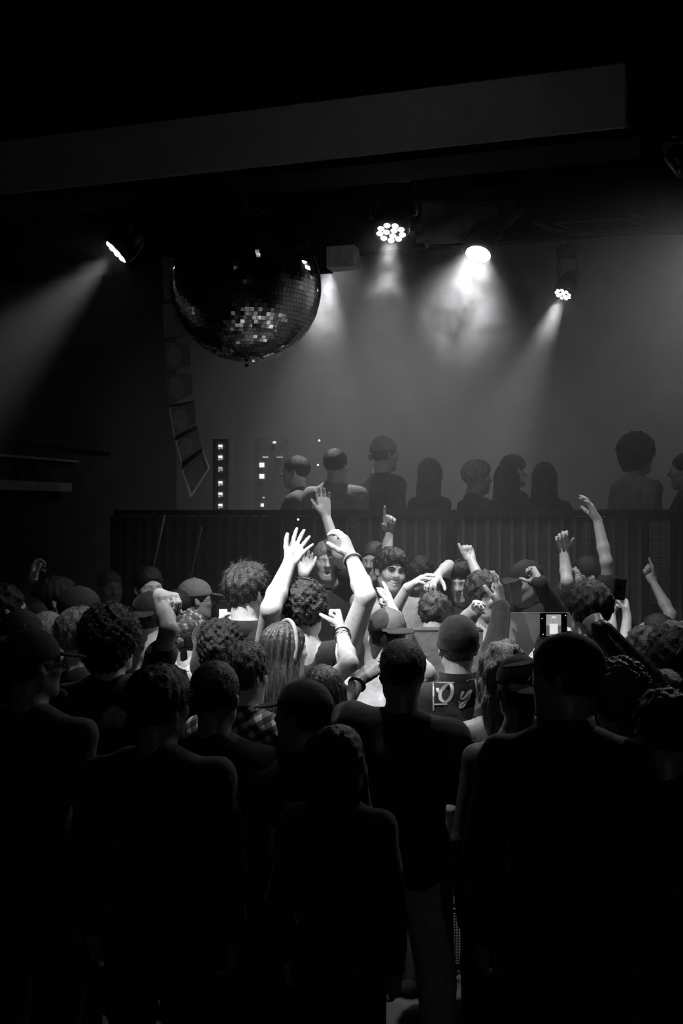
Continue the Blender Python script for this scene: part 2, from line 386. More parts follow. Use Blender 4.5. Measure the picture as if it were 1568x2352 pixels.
for i, pl in enumerate(polys):
    pts = [at(x, y, 364) for x, y in pl]
    cab = part(MB().prism(pts[::-1], VD * .55).build('cabinet', SIDEM), arr)
    c = sum(pts) / 4
    if 2 <= i <= 5:
        e1, e2 = pts[1] - pts[0], pts[3] - pts[0]
        cc = pts[0] + e1 * .36 + e2 * .47
        ring = [cc + e1 * .30 * math.cos(a) + e2 * .36 * math.sin(a) - VD * .004 for a in np.linspace(0, 2 * math.pi, 21)[:-1]]
        d_ = MB().prism(ring[::-1], VD * .006).build('badge', SIDED); d_.parent = cab; d_.matrix_parent_inverse = Matrix.Identity(4)
        d_.data.transform(Matrix.Identity(4))
    if i >= 1:
        t = MB().tube([pts[0] - VD * .006, pts[3] - VD * .006], .006 if i < 5 else .009, 6).build('front_edge', LIT_EDGE if i >= 4 else SIDEM); t.parent = cab
    if i == 6:
        for a, b in ((pts[3], pts[2]), (pts[2], pts[1])):
            t = MB().tube([a - VD * .006, b - VD * .006], .008, 6).build('lit_edge', LIT_EDGE); t.parent = cab
part(MB().box(at(400, 583, 364) + VD * .27, (.09, .25, .015)).build('fly_frame', BLACKM), arr)
for dx in (-.06, .06):
    p = at(400, 583, 364) + VD * .27 + np.array([dx, 0, 0]); part(MB().tube([p, p + np.array([0, 0, ZC - p[2]])], .008, 6).build('chain', BLACKM), arr)

# ------------------------------------------------------------------ racks with lit indicators
LEDW = mat('indicator_light', 0.9, 0.5, 0.2, emit=1.1)
LEDD = mat('indicator_dim', 0.7, 0.5, 0.2, emit=0.35)
RACKM = mat('rack_grey', 0.14, .7, .2)
def rack(px0, px1, py0, s, lights, lab):
    a, b = at(px0, py0, s), at(px1, 1176, s)
    r = thing('equipment_rack', ((a[0] + b[0]) / 2, a[1] + .2, .95), lab, 'rack', 'equipment racks on the platform')
    part(MB().box(((a[0] + b[0]) / 2, a[1] + .2, (a[2] + .95) / 2), ((b[0] - a[0]) / 2, .19, (a[2] - .95) / 2)).build('rack_body', RACKM), r)
    for (x, y, w, h, m) in lights:
        p = at(x, y, s); part(MB().box(p + np.array([0, .004, 0]), (w / s / 2, .006, h / s / 2)).build('indicator', m), r)
lg = []
for y in (1024, 1049, 1075, 1108, 1134, 1160):
    lg += [(506, y, 9, 5, LEDW if y != 1075 else LEDD), (503, y + 6, 3, 4, LEDD), (509, y + 5, 4, 3, LEDD)]
rack(488, 524, 1008, 296, lg, 'tall black equipment rack with a column of six lit indicators')
rack(584, 660, 1004, 284, [(601, 1068, 11, 10, LEDW), (601, 1094, 11, 10, LEDW), (605, 1143, 6, 3, LEDD), (602, 1160, 7, 7, LEDW), (630, 1016, 7, 4, LEDW), (609, 1050, 13, 3, LEDD), (637, 1050, 4, 2, LEDD), (642, 1050, 4, 2, LEDD), (647, 1050, 4, 2, LEDD)],
     'wide black equipment rack with two bright square indicators')
for x, y, s, lab in ((733, 1012, 270, 'tiny indicator lamp high on the back of the stage'), (730, 1068, 270, 'tiny dim indicator lamp low behind the broad man'),):
    o = MB().lathe([(.009, 0), (.009, .02), (.005, .026)], at(x, y, s), (0, -1, 0), 10).build('indicator_lamp', LEDW); tag(o, lab, 'lamp')
o = part(MB().lathe([(.008, 0), (.008, .01), (.004, .014)], at(686, 1193, 338) - np.array([0, .1, 0]), (0, -1, 0), 10).build('indicator', LEDW), rail)

# ------------------------------------------------------------------ mirror ball
def mirror_ball():
    c = at(566, 660, 385); r = 171 / 385.0
    root = thing('mirror_ball', c, 'large mirror ball hanging from the ceiling in front of the stage', 'mirror ball')
    # core
    prof = [(max(.001, (r - .006) * math.sin(a)), -(r - .006) * math.cos(a)) for a in np.linspace(0, math.pi, 33)]
    MB().lathe(prof, (0, 0, 0), (0, 0, 1), 48).build('core', BLACKP, root, True)
    mm = bpy.data.materials.new('mirror_tile'); mm.use_nodes = True; b = mm.node_tree.nodes['Principled BSDF']
    nt = mm.node_tree
    b.inputs['Metallic'].default_value = 1.0; b.inputs['Roughness'].default_value = .06
    tc = nt.nodes.new('ShaderNodeTexCoord'); nz = nt.nodes.new('ShaderNodeTexNoise'); nz.inputs['Scale'].default_value = 30
    nt.links.new(tc.outputs['Object'], nz.inputs['Vector']); rp = nt.nodes.new('ShaderNodeValToRGB')
    rp.color_ramp.elements[0].color = (.7, .7, .71, 1); rp.color_ramp.elements[1].color = (.92, .92, .94, 1)
    nt.links.new(nz.outputs['Fac'], rp.inputs['Fac']); nt.links.new(rp.outputs['Color'], b.inputs['Base Color'])
    rows = 56; tiles = []
    g = np.random.default_rng(5)
    for i in range(rows):
        th = math.pi * (i + .5) / rows; rad = r * math.sin(th); n = max(3, int(round(2 * math.pi * rad / (r * math.pi / rows))))
        ph0 = g.uniform(0, 6.28)
        for j in range(n):
            ph = ph0 + 2 * math.pi * j / n
            nrm = np.array([math.sin(th) * math.cos(ph), math.sin(th) * math.sin(ph), math.cos(th)])
            tiles.append((nrm, .93 * math.pi * rad / n, .93 * math.pi * r / rows / 2))
    tc_ = np.array([0, 0, HC]) - c; tc_ /= np.linalg.norm(tc_)
    low = tc_ + np.array([0, 0, -.35]); low /= np.linalg.norm(low)
    order = sorted(range(len(tiles)), key=lambda q: -float(tiles[q][0] @ low))
    own = set(order[:300])
    rest = MB()
    def tile_geo(t):
        nrm, hw, hh = t
        z = nrm + g.normal(0, .022, 3); z /= np.linalg.norm(z)
        x = np.cross(EZ, z); x /= np.linalg.norm(x) + 1e-9; y = np.cross(z, x)
        M = MB().box(nrm * r * .995, (hw, hh, .003), [x, y, z]); return M
    for q, t in enumerate(tiles):
        M = tile_geo(t)
        if q in own: M.build('mirror_tile', mm, root)
        else: rest.add(M.v, M.f)
    o = rest.build('mirror_tiles', mm, root); o['kind'] = 'stuff'
    MB().lathe([(.012, 0), (.012, .012), (.006, .02)], (0, 0, -r - .012), (0, 0, -1), 12).build('bottom_screw', BLACKM, root)
    MB().lathe([(.05, r - .01), (.045, r + .02), (.012, r + .03)], (0, 0, 0), (0, 0, 1), 16).build('hanger_cap', BLACKM, root)
    top = at(566, 412, 385)[2] - c[2]
    MB().tube([(0, 0, r + .02), (0, 0, top)], .008, 8).build('hanging_rod', STEEL, root)
    for s_ in (-1, 1): MB().tube([(s_ * .05, 0, r + .01), (s_ * .02, 0, top)], .003, 6).build('safety_wire', STEEL, root)
    MB().box((0, 0, top + .006), (.115, .10, .006), AX_ROOM).build('mount_plate', WALLM, root)
    MB().box((0, 0, (top + .012 + ZC - c[2]) / 2), (.03, .03, (ZC - c[2] - top - .012) / 2)).build('mount_post', BLACKM, root)
mirror_ball()

# ------------------------------------------------------------------ stage lights
LEDE = mat('lamp_led', 1.0, 0.5, 0.2, emit=LED_E)
LEDB = mat('lamp_lens_bright', 1.0, 0.5, 0.2, emit=LED_E * 2.5)
RIMM = mat('lamp_rim', 0.02, 0.3, 0.5, nscale=50, namp=0.2)
def stage_light(label, pos, aim, R, energy, angle, blend=.5, wash=True, top=None, lit=True, soft=.05):
    pos = np.asarray(pos, float); a = unit_(aim)
    root = thing('stage_light', pos, label, 'stage light', 'moving stage lights')
    side = unit_(np.cross(a, EZ)); up = np.cross(side, a)
    O = np.zeros(3)
    MB().lathe([(R * 1.12, 0), (R * 1.2, -.02), (R * 1.2, -.07), (R * 1.05, -.13), (R * .8, -.20), (R * .4, -.23)], O, a, 28).build('lamp_head', BLACKP, root, True)
    MB().lathe([(R * 1.0, .006), (R * 1.12, .002), (R * 1.14, -.012), (R * 1.0, -.012)], O, a, 28).build('lens_rim', RIMM, root, True)
    if wash:
        MB().lathe([(R * 1.0, -.006), (R * .99, .001)], O, a, 28).build('lens_plate', RIMM, root)
        sp = [(.3, i * 120 + 20) for i in range(3)] + [(.745, i * 40) for i in range(9)]
        for rr, an in sp:
            t = math.radians(an); c = (side * math.cos(t) + up * math.sin(t)) * rr * R
            q = R * .22
            MB().lathe([(q, .0), (q, .006), (q * .8, .012), (q * .4, .016)], c, a, 14).build('led', LEDE, root, True)
    else:
        MB().lathe([(R * .98, -.006), (R * .98, .0), (R * .8, .012), (R * .4, .02)], O, a, 28).build('lens', LEDB, root, True)
    hcen = -a * .12
    yk = EZ * .24
    for s_ in (-1, 1):
        MB().tube([hcen + side * s_ * R * 1.15, hcen + side * s_ * R * 1.42, hcen + side * s_ * R * 1.42 + yk * .8, hcen + side * s_ * R * 1.0 + yk], .018, 8).build('yoke_arm', BLACKP, root, True)
    MB().box(hcen + yk + EZ * .035, (R * 1.15, R * .95, .045)).build('base', BLACKP, root)
    zt = (top if top else ZC) - pos[2]
    pz = hcen + yk + EZ * .08
    MB().tube([pz, np.array([pz[0], pz[1], zt])], .015, 8).build('hanging_pole', BLACKM, root)
    if lit:
        ld = bpy.data.lights.new('stage_lamp', 'SPOT' if wash else 'AREA')
        if not wash: ld.shape = 'DISK'; ld.size = R * 1.9; ld.spread = math.radians(angle); ld.energy = energy
        else: ld.energy = energy; ld.spot_size = math.radians(angle); ld.spot_blend = blend; ld.shadow_soft_size = soft
        lo = bpy.data.objects.new('stage_lamp', ld); COL.objects.link(lo); lo.parent = root
        lo.location = tuple(a * (.06 if wash else .024)); lo.rotation_euler = Vector(a).to_track_quat('-Z', 'Y').to_euler()
    return root
for L_ in LIGHTS: stage_light(*L_[0], **L_[1])
# smoke drifting through the beams right under two of the lamps
def smoke(label, c, half, dens, noise):
    M = Solid_sphere(c, half); o = M.build('smoke', volume_mat('smoke_plume', dens, .3, noise)); tag(o, label, 'smoke', kind='stuff')
def Solid_sphere(c, half):
    prof = [(max(.001, math.sin(a)), -math.cos(a)) for a in np.linspace(0, math.pi, 17)]
    M = MB().lathe(prof, (0, 0, 0), (0, 0, 1), 24); M.v = [np.asarray(c) + p * np.asarray(half) for p in M.v]; return M
for q in SMOKES: smoke(*q)
# unseen fill lamp in an invented pendant housing, lifts trousers and beam face
def pendant(label, pos, energy):
    root = thing('fill_lamp', pos, label, 'lamp')
    MB().lathe([(.03, .16), (.05, .14), (.16, .02), (.165, 0), (.155, 0.004), (.045, .13)], (0, 0, 0), (0, 0, 1), 24).build('lamp_shade', BLACKM, root, True)
    MB().lathe([(.012, .12), (.03, .09), (.04, .05), (.03, .015), (.005, 0.005)], (0, 0, 0), (0, 0, 1), 16).build('bulb', LEDE, root, True)
    MB().tube([(0, 0, .15), (0, 0, ZC - pos[2])], .006, 6).build('cord', BLACKP, root)
    ld = bpy.data.lights.new('fill_light', 'POINT'); ld.energy = energy; ld.shadow_soft_size = .04
    lo = bpy.data.objects.new('fill_light', ld); COL.objects.link(lo); lo.parent = root; lo.location = (0, 0, -.03)
for q in FILL_LAMPS: pendant(*q)
# ------------------------------------------------------------------ organic surfaces: blended solids meshed with surface nets
OFF = np.array([[i, j, k] for i in (0, 1) for j in (0, 1) for k in (0, 1)])
EDG = [(a, b) for a in range(8) for b in range(a + 1, 8) if np.abs(OFF[a] - OFF[b]).sum() == 1]
def surface_nets(v, lo, h):
    s = v < 0
    c = s.astype(np.int8)
    x = c[:-1] + c[1:]; x = x[:, :-1] + x[:, 1:]; x = x[:, :, :-1] + x[:, :, 1:]
    act = (x > 0) & (x < 8)
    idx = np.argwhere(act)
    vid = np.full(act.shape, -1, np.int32); vid[act] = np.arange(len(idx), dtype=np.int32)
    cv = np.stack([v[idx[:, 0] + o[0], idx[:, 1] + o[1], idx[:, 2] + o[2]] for o in OFF], 1)
    acc = np.zeros((len(idx), 3), np.float32); cnt = np.zeros(len(idx), np.float32)
    for a, b in EDG:
        m = (cv[:, a] < 0) != (cv[:, b] < 0)
        t = cv[m, a] / (cv[m, a] - cv[m, b])
        acc[m] += OFF[a] + t[:, None] * (OFF[b] - OFF[a]); cnt[m] += 1
    P = lo + h * (idx + acc / np.maximum(cnt, 1)[:, None])
    Q = []
    for ax in range(3):
        sl0 = [slice(None)] * 3; sl1 = [slice(None)] * 3; sl0[ax] = slice(0, -1); sl1[ax] = slice(1, None)
        a, b = s[tuple(sl0)], s[tuple(sl1)]
        e = np.argwhere(a != b)
        o1, o2 = (ax + 1) % 3, (ax + 2) % 3
        e = e[(e[:, o1] > 0) & (e[:, o2] > 0) & (e[:, o1] < v.shape[o1] - 1) & (e[:, o2] < v.shape[o2] - 1)]
        if not len(e): continue
        ins = a[e[:, 0], e[:, 1], e[:, 2]]
        cells = []
        for d1, d2 in ((-1, -1), (0, -1), (0, 0), (-1, 0)):
            q = e.copy(); q[:, o1] += d1; q[:, o2] += d2; cells.append(vid[q[:, 0], q[:, 1], q[:, 2]])
        q = np.stack(cells, 1); q[~ins] = q[~ins][:, ::-1]
        Q.append(q)
    Q = np.concatenate(Q)
    Q = Q[(Q >= 0).all(1)]
    return P, Q
def V3(*a): return np.array(a, float)
def unit(v): v = np.asarray(v, float); return v / (np.linalg.norm(v) + 1e-12)
class Solid:
    def __init__(s): s.p = []
    def cap(s, a, b, ra, rb=None, k=0.02): s.p.append(('cap', np.asarray(a, float), np.asarray(b, float), ra, ra if rb is None else rb, k)); return s
    def ell(s, c, r, k=0.02, R=None): s.p.append(('ell', np.asarray(c, float), np.asarray(r, float), np.eye(3) if R is None else R, k)); return s
    def sub(s, c, r, k=0.01, R=None): s.p.append(('sub', np.asarray(c, float), np.asarray(r, float), np.eye(3) if R is None else R, k)); return s
    def cut(s, n, o, k=0.004): s.p.append(('cut', unit(n), np.asarray(o, float), k)); return s       # removes the side n points to
    def fun(s, f): s.p.append(('fun', f)); return s
    def mesh(s, h):
        lo = np.full(3, 1e9); hi = -lo
        for p in s.p:
            if p[0] == 'cap':
                r = max(p[3], p[4]); lo = np.minimum(lo, np.minimum(p[1], p[2]) - r); hi = np.maximum(hi, np.maximum(p[1], p[2]) + r)
            elif p[0] == 'ell':
                e = np.sqrt(((p[3] * p[2]) ** 2).sum(1)); lo = np.minimum(lo, p[1] - e); hi = np.maximum(hi, p[1] + e)
        pad = 0.022 + 2 * h
        lo -= pad; hi += pad
        n = np.ceil((hi - lo) / h).astype(int) + 1
        v = np.full(n, 1.0, np.float32)
        ax = [(lo[i] + h * np.arange(n[i])).astype(np.float32) for i in range(3)]
        def win(a, b, r):
            l = np.maximum(0, np.floor((np.minimum(a, b) - r - lo) / h).astype(int)); u = np.minimum(n, np.ceil((np.maximum(a, b) + r - lo) / h).astype(int) + 1)
            sl = tuple(slice(l[i], u[i]) for i in range(3))
            return sl, ax[0][sl[0]][:, None, None], ax[1][sl[1]][None, :, None], ax[2][sl[2]][None, None, :]
        for p in s.p:
            if p[0] == 'cap':
                _, a, b, ra, rb, k = p
                sl, X, Y, Z = win(a, b, max(ra, rb) + k + 2 * h)
                ba = (b - a).astype(np.float32); L = float(ba @ ba) + 1e-12
                X = X - np.float32(a[0]); Y = Y - np.float32(a[1]); Z = Z - np.float32(a[2])
                t = np.clip((X * ba[0] + Y * ba[1] + Z * ba[2]) / L, 0, 1)
                d = np.sqrt((X - t * ba[0]) ** 2 + (Y - t * ba[1]) ** 2 + (Z - t * ba[2]) ** 2) - (ra + (rb - ra) * t)
            elif p[0] in ('ell', 'sub'):
                _, c, r, R, k = p
                e = np.sqrt(((R * r) ** 2).sum(1))
                sl, X, Y, Z = win(c - e, c + e, k + 2 * h)
                X = X - np.float32(c[0]); Y = Y - np.float32(c[1]); Z = Z - np.float32(c[2])
                q = [(X * R[0, i] + Y * R[1, i] + Z * R[2, i]) / r[i] for i in range(3)]
                k0 = np.sqrt(q[0] ** 2 + q[1] ** 2 + q[2] ** 2) + 1e-6
                k1 = np.sqrt((q[0] / r[0]) ** 2 + (q[1] / r[1]) ** 2 + (q[2] / r[2]) ** 2) + 1e-6
                d = k0 * (k0 - 1) / k1
            elif p[0] == 'cut':
                _, nn, o, k = p
                d = (ax[0][:, None, None] - o[0]) * nn[0] + (ax[1][None, :, None] - o[1]) * nn[1] + (ax[2][None, None, :] - o[2]) * nn[2]
                g = np.maximum(k - np.abs(v - d), 0) / k
                v = (np.maximum(v, d) + g * g * k * 0.25).astype(np.float32); continue
            else:
                v = (v + p[1](ax[0][:, None, None], ax[1][None, :, None], ax[2][None, None, :])).astype(np.float32); continue
            w = v[sl]
            if p[0] == 'sub':
                d = -d; g = np.maximum(k - np.abs(w - d), 0) / k; v[sl] = np.maximum(w, d) + g * g * k * 0.25
            else:
                g = np.maximum(k - np.abs(w - d), 0) / k; v[sl] = np.minimum(w, d) - g * g * k * 0.25
        return surface_nets(v, lo.astype(np.float32), np.float32(h))
    def build(s, name, material, parent, h):
        P, Q = s.mesh(h)
        return quads_obj(name, P, Q, material, parent)

def rot(axis, deg):
    return np.array(Matrix.Rotation(math.radians(deg), 3, Vector(axis)))
def frame(yaw, pitch=0, roll=0):
    """columns right, forward, up; yaw 0 looks away from the camera, 90 to the right of the picture, 180 to the camera"""
    y = math.radians(yaw)
    R = np.array([[math.cos(y), math.sin(y), 0], [-math.sin(y), math.cos(y), 0], [0, 0, 1.0]])
    return R @ rot((1, 0, 0), -pitch) @ rot((0, 1, 0), roll)

# ------------------------------------------------------------------ hands
POSES = {   # per finger (index, middle, ring, little): spread degrees, curl at three joints; thumb: (outward, forward)
    'open':   ([(14, 4, 8, 6), (3, 2, 8, 6), (-8, 4, 8, 6), (-20, 6, 10, 8)], (48, 15)),
    'reach':  ([(9, 12, 22, 14), (2, 10, 22, 14), (-5, 12, 22, 14), (-12, 14, 24, 14)], (40, 20)),
    'relax':  ([(5, 25, 35, 22), (1, 30, 38, 22), (-3, 34, 40, 22), (-7, 38, 40, 22)], (30, 28)),
    'point':  ([(3, 0, 6, 4), (1, 70, 90, 50), (-2, 76, 92, 50), (-5, 80, 92, 50)], (15, 60)),
    'fist':   ([(3, 78, 92, 55), (1, 80, 95, 55), (-2, 82, 95, 55), (-4, 84, 95, 55)], (12, 65)),
    'hold':   ([(6, 45, 50, 30), (1, 48, 52, 30), (-3, 50, 52, 30), (-7, 52, 52, 30)], (30, 55)),
    'flat':   ([(2, 3, 4, 3), (0, 3, 4, 3), (-2, 3, 4, 3), (-5, 3, 5, 3)], (30, 8)),
    'beckon': ([(6, 20, 55, 40), (2, 35, 55, 40), (-3, 40, 60, 40), (-8, 45, 60, 40)], (40, 35)),
    'two':    ([(8, 0, 6, 4), (-4, 8, 30, 20), (-6, 70, 90, 50), (-8, 76, 90, 50)], (40, 30)),
    'grip':   ([(10, 30, 40, 25), (2, 30, 40, 25), (-6, 30, 40, 25), (-14, 30, 42, 25)], (52, 30)),
}
def hand(S, wrist, d, n, side, pose, k=1.0, thick=1.0):
    y = unit(d); z = unit(np.asarray(n, float) - y * np.dot(n, y)); x = np.cross(y, z)
    B = np.stack([x, y, z], 1)
    def w(p): return wrist + B @ (np.asarray(p, float) * k)
    f, th = POSES[pose]
    mx = [0.029, 0.0095, -0.0105, -0.0295]; my = [0.088, 0.092, 0.086, 0.077]; mz = [-.002, -.004, -.002, .003]
    ln = [0.073, 0.081, 0.075, 0.059]; rr = [0.0096, 0.0099, 0.0094, 0.0083]
    for i in range(4):
        S.cap(w((side * mx[i] * .45, .006, 0)), w((side * mx[i], my[i], mz[i])), .0165 * k * thick, .0125 * k * thick, .014)
    S.ell(w((side * .022, .032, .010)), V3(.016, .028, .013) * k * thick, .014, B)
    S.ell(w((-side * .02, .035, .008)), V3(.012, .03, .011) * k * thick, .014, B)
    for i in range(4):
        sp, c1, c2, c3 = f[i]
        p = w((side * mx[i], my[i], mz[i])); a = math.radians(sp) * side
        fy = B @ np.array([math.sin(a), math.cos(a), 0]); ang = 0
        r0 = rr[i] * k * thick
        for L, c, r1 in ((.47, c1, .95), (.29, c2, .86), (.24, c3, .74)):
            ang += c; q = math.radians(ang)
            dd = fy * math.cos(q) + z * math.sin(q)
            e = p + dd * ln[i] * L * k
            S.cap(p, e, r0, rr[i] * r1 * k * thick, .005); p = e; r0 = rr[i] * r1 * k * thick
    o, fw = math.radians(th[0]), math.radians(th[1])
    b0 = w((side * .018, .018, .006)); td = B @ np.array([side * math.sin(o), math.cos(o) * math.cos(fw), math.sin(fw) * .8]); td = unit(td)
    b1 = b0 + td * .042 * k; S.cap(b0, b1, .0155 * k * thick, .0125 * k * thick, .012)
    td2 = unit(td + B @ np.array([-side * .15, .35, .1])); b2 = b1 + td2 * .033 * k; S.cap(b1, b2, .0118 * k * thick, .0108 * k * thick, .004)
    td3 = unit(td2 + B @ np.array([-side * .05, .2, .05])); S.cap(b2, b2 + td3 * .024 * k, .0108 * k * thick, .0088 * k * thick, .004)

# ------------------------------------------------------------------ heads
def add_head(S, c, R, k, fem=False, smile=False, mouth_open=False, beard=False):
    def w(p): return c + R @ (np.asarray(p, float) * k)
    def e(p, r, kk=.02): S.ell(w(p), np.asarray(r) * k, kk, R)
    e((0, -.014, .036), (.0745, .094, .084), .02)
    e((0, .018, -.03), (.064, .072, .078), .03)
    e((0, .03, -.07), (.05 if not fem else .045, .05, .042), .03)
    e((0, .062, -.098), (.022, .02, .017), .025)
    for sx in (-1, 1):
        e((sx * .043, .058, -.014), (.02, .022, .02), .025)
        S.cap(w((sx * .05, .0, -.055)), w((sx * .022, .06, -.095)), .016 * k, .014 * k, .025)
        S.cap(w((sx * .012, .086, .026)), w((sx * .042, .074, .024)), .009 * k, .008 * k, .014)
        S.sub(w((sx * .031, .096, .008)), V3(.017, .014, .0105) * k, .012, R)
        S.ell(w((sx * .031, .074, .008)), V3(.0135, .0125, .0125) * k, .004, R)
        S.ell(w((sx * .077, -.008, -.006)), V3(.009, .018, .03) * k, .010, R @ rot((1, 0, 0), 12) @ rot((0, 0, 1), sx * 22))
        S.sub(w((sx * .088, .0, -.002)), V3(.006, .009, .015) * k, .005, R)
    S.cap(w((0, .082, .024)), w((0, .102, -.018)), .0085 * k, .0115 * k, .014)
    S.ell(w((0, .104, -.021)), V3(.0125, .012, .010) * k, .010, R)
    for sx in (-1, 1): S.ell(w((sx * .012, .094, -.024)), V3(.008, .009, .007) * k, .008, R)
    if smile:
        S.sub(w((0, .092, -.056)), V3(.026, .020, .0115) * k, .004, R)
        for sx in (-1, 1): S.sub(w((sx * .024, .083, -.0515)), V3(.014, .016, .0085) * k, .006, R)
        S.cap(w((-.035, .068, -.043)), w((0, .090, -.0405)), .003 * k, .0036 * k, .005); S.cap(w((.035, .068, -.043)), w((0, .090, -.0405)), .003 * k, .0036 * k, .005)
        S.cap(w((-.032, .068, -.052)), w((0, .087, -.0715)), .003 * k, .005 * k, .005); S.cap(w((.032, .068, -.052)), w((0, .087, -.0715)), .003 * k, .005 * k, .005)
        for sx in (-1, 1): S.ell(w((sx * .042, .068, -.030)), V3(.017, .016, .015) * k, .018, R)
    elif mouth_open:
        S.sub(w((0, .09, -.06)), V3(.016, .03, .013) * k, .006, R)
        S.cap(w((-.018, .084, -.047)), w((.018, .084, -.047)), .006 * k, .006 * k, .01); S.cap(w((-.015, .08, -.074)), w((.015, .08, -.074)), .006 * k, .006 * k, .01)
    else:
        S.cap(w((-.02, .080, -.050)), w((.02, .080, -.050)), .0065 * k, .0065 * k, .01); S.cap(w((-.017, .079, -.063)), w((.017, .079, -.063)), .0068 * k, .0068 * k, .01)
        S.sub(w((0, .092, -.0565)), V3(.026, .01, .0018) * k, .005, R)
    return w
def strands(P, Q, n, length, flow, width=.0011, curl=0.0, rise=.6, seed=1):
    """thin tapering locks growing out of a hair surface"""
    g = np.random.default_rng(seed)
    a = P[Q[:, 1]] - P[Q[:, 0]]; b = P[Q[:, 3]] - P[Q[:, 0]]; N = np.cross(a, b); N /= np.linalg.norm(N, axis=1)[:, None] + 1e-9
    pick = g.integers(0, len(Q), n)
    C = P[Q[pick]].mean(1); N = N[pick]
    f = flow(C, N); L = length * g.uniform(.5, 1.2, n)[:, None]
    segs = 4
    D = N * rise + f + g.normal(0, .25, (n, 3)); D /= np.linalg.norm(D, axis=1)[:, None]
    Wd = np.cross(D, g.normal(0, 1, (n, 3))); Wd /= np.linalg.norm(Wd, axis=1)[:, None] + 1e-9
    U2 = np.cross(D, Wd); ph = g.uniform(0, 6.28, n)
    V = []
    p = C - N * .004
    for i in range(segs + 1):
        ww = width * (1 - .8 * i / segs)
        V.append(p - Wd * ww); V.append(p + Wd * ww)
        D = D + f * .35 - N * .12 + g.normal(0, .06, (n, 3))
        if curl: D = D + curl * (Wd * np.cos(ph + i * 1.9)[:, None] + U2 * np.sin(ph + i * 1.9)[:, None])
        D /= np.linalg.norm(D, axis=1)[:, None]
        p = p + D * L / segs
    V = np.stack(V, 1)          # n, 2*(segs+1), 3
    base = (np.arange(n) * 2 * (segs + 1))[:, None]
    F = []
    for i in range(segs): F.append(np.concatenate([base + 2 * i, base + 2 * i + 1, base + 2 * i + 3, base + 2 * i + 2], 1))
    return V.reshape(-1, 3), np.concatenate(F)
def gyroid(c, f, amp, seed=0.0):
    def fn(X, Y, Z):
        x = (X - c[0]) * f + seed; y = (Y - c[1]) * f + 1.3 * seed; z = (Z - c[2]) * f
        return amp * (np.sin(x) * np.cos(y) + np.sin(y) * np.cos(z) + np.sin(z) * np.cos(x))
    return fn
def grooves(c, R, f, amp, seed=0.0):
    def fn(X, Y, Z):
        X = X - c[0]; Y = Y - c[1]; Z = Z - c[2]
        x = X * R[0, 0] + Y * R[1, 0] + Z * R[2, 0]; y = X * R[0, 1] + Y * R[1, 1] + Z * R[2, 1]; z = X * R[0, 2] + Y * R[1, 2] + Z * R[2, 2]
        th = np.arctan2(x, y + 1e-6)
        return amp * (np.sin(th * f + 2 * np.sin(z * 18 + seed) + seed) + .6 * np.sin(th * f * 2.3 + z * 30 + seed))
    return fn
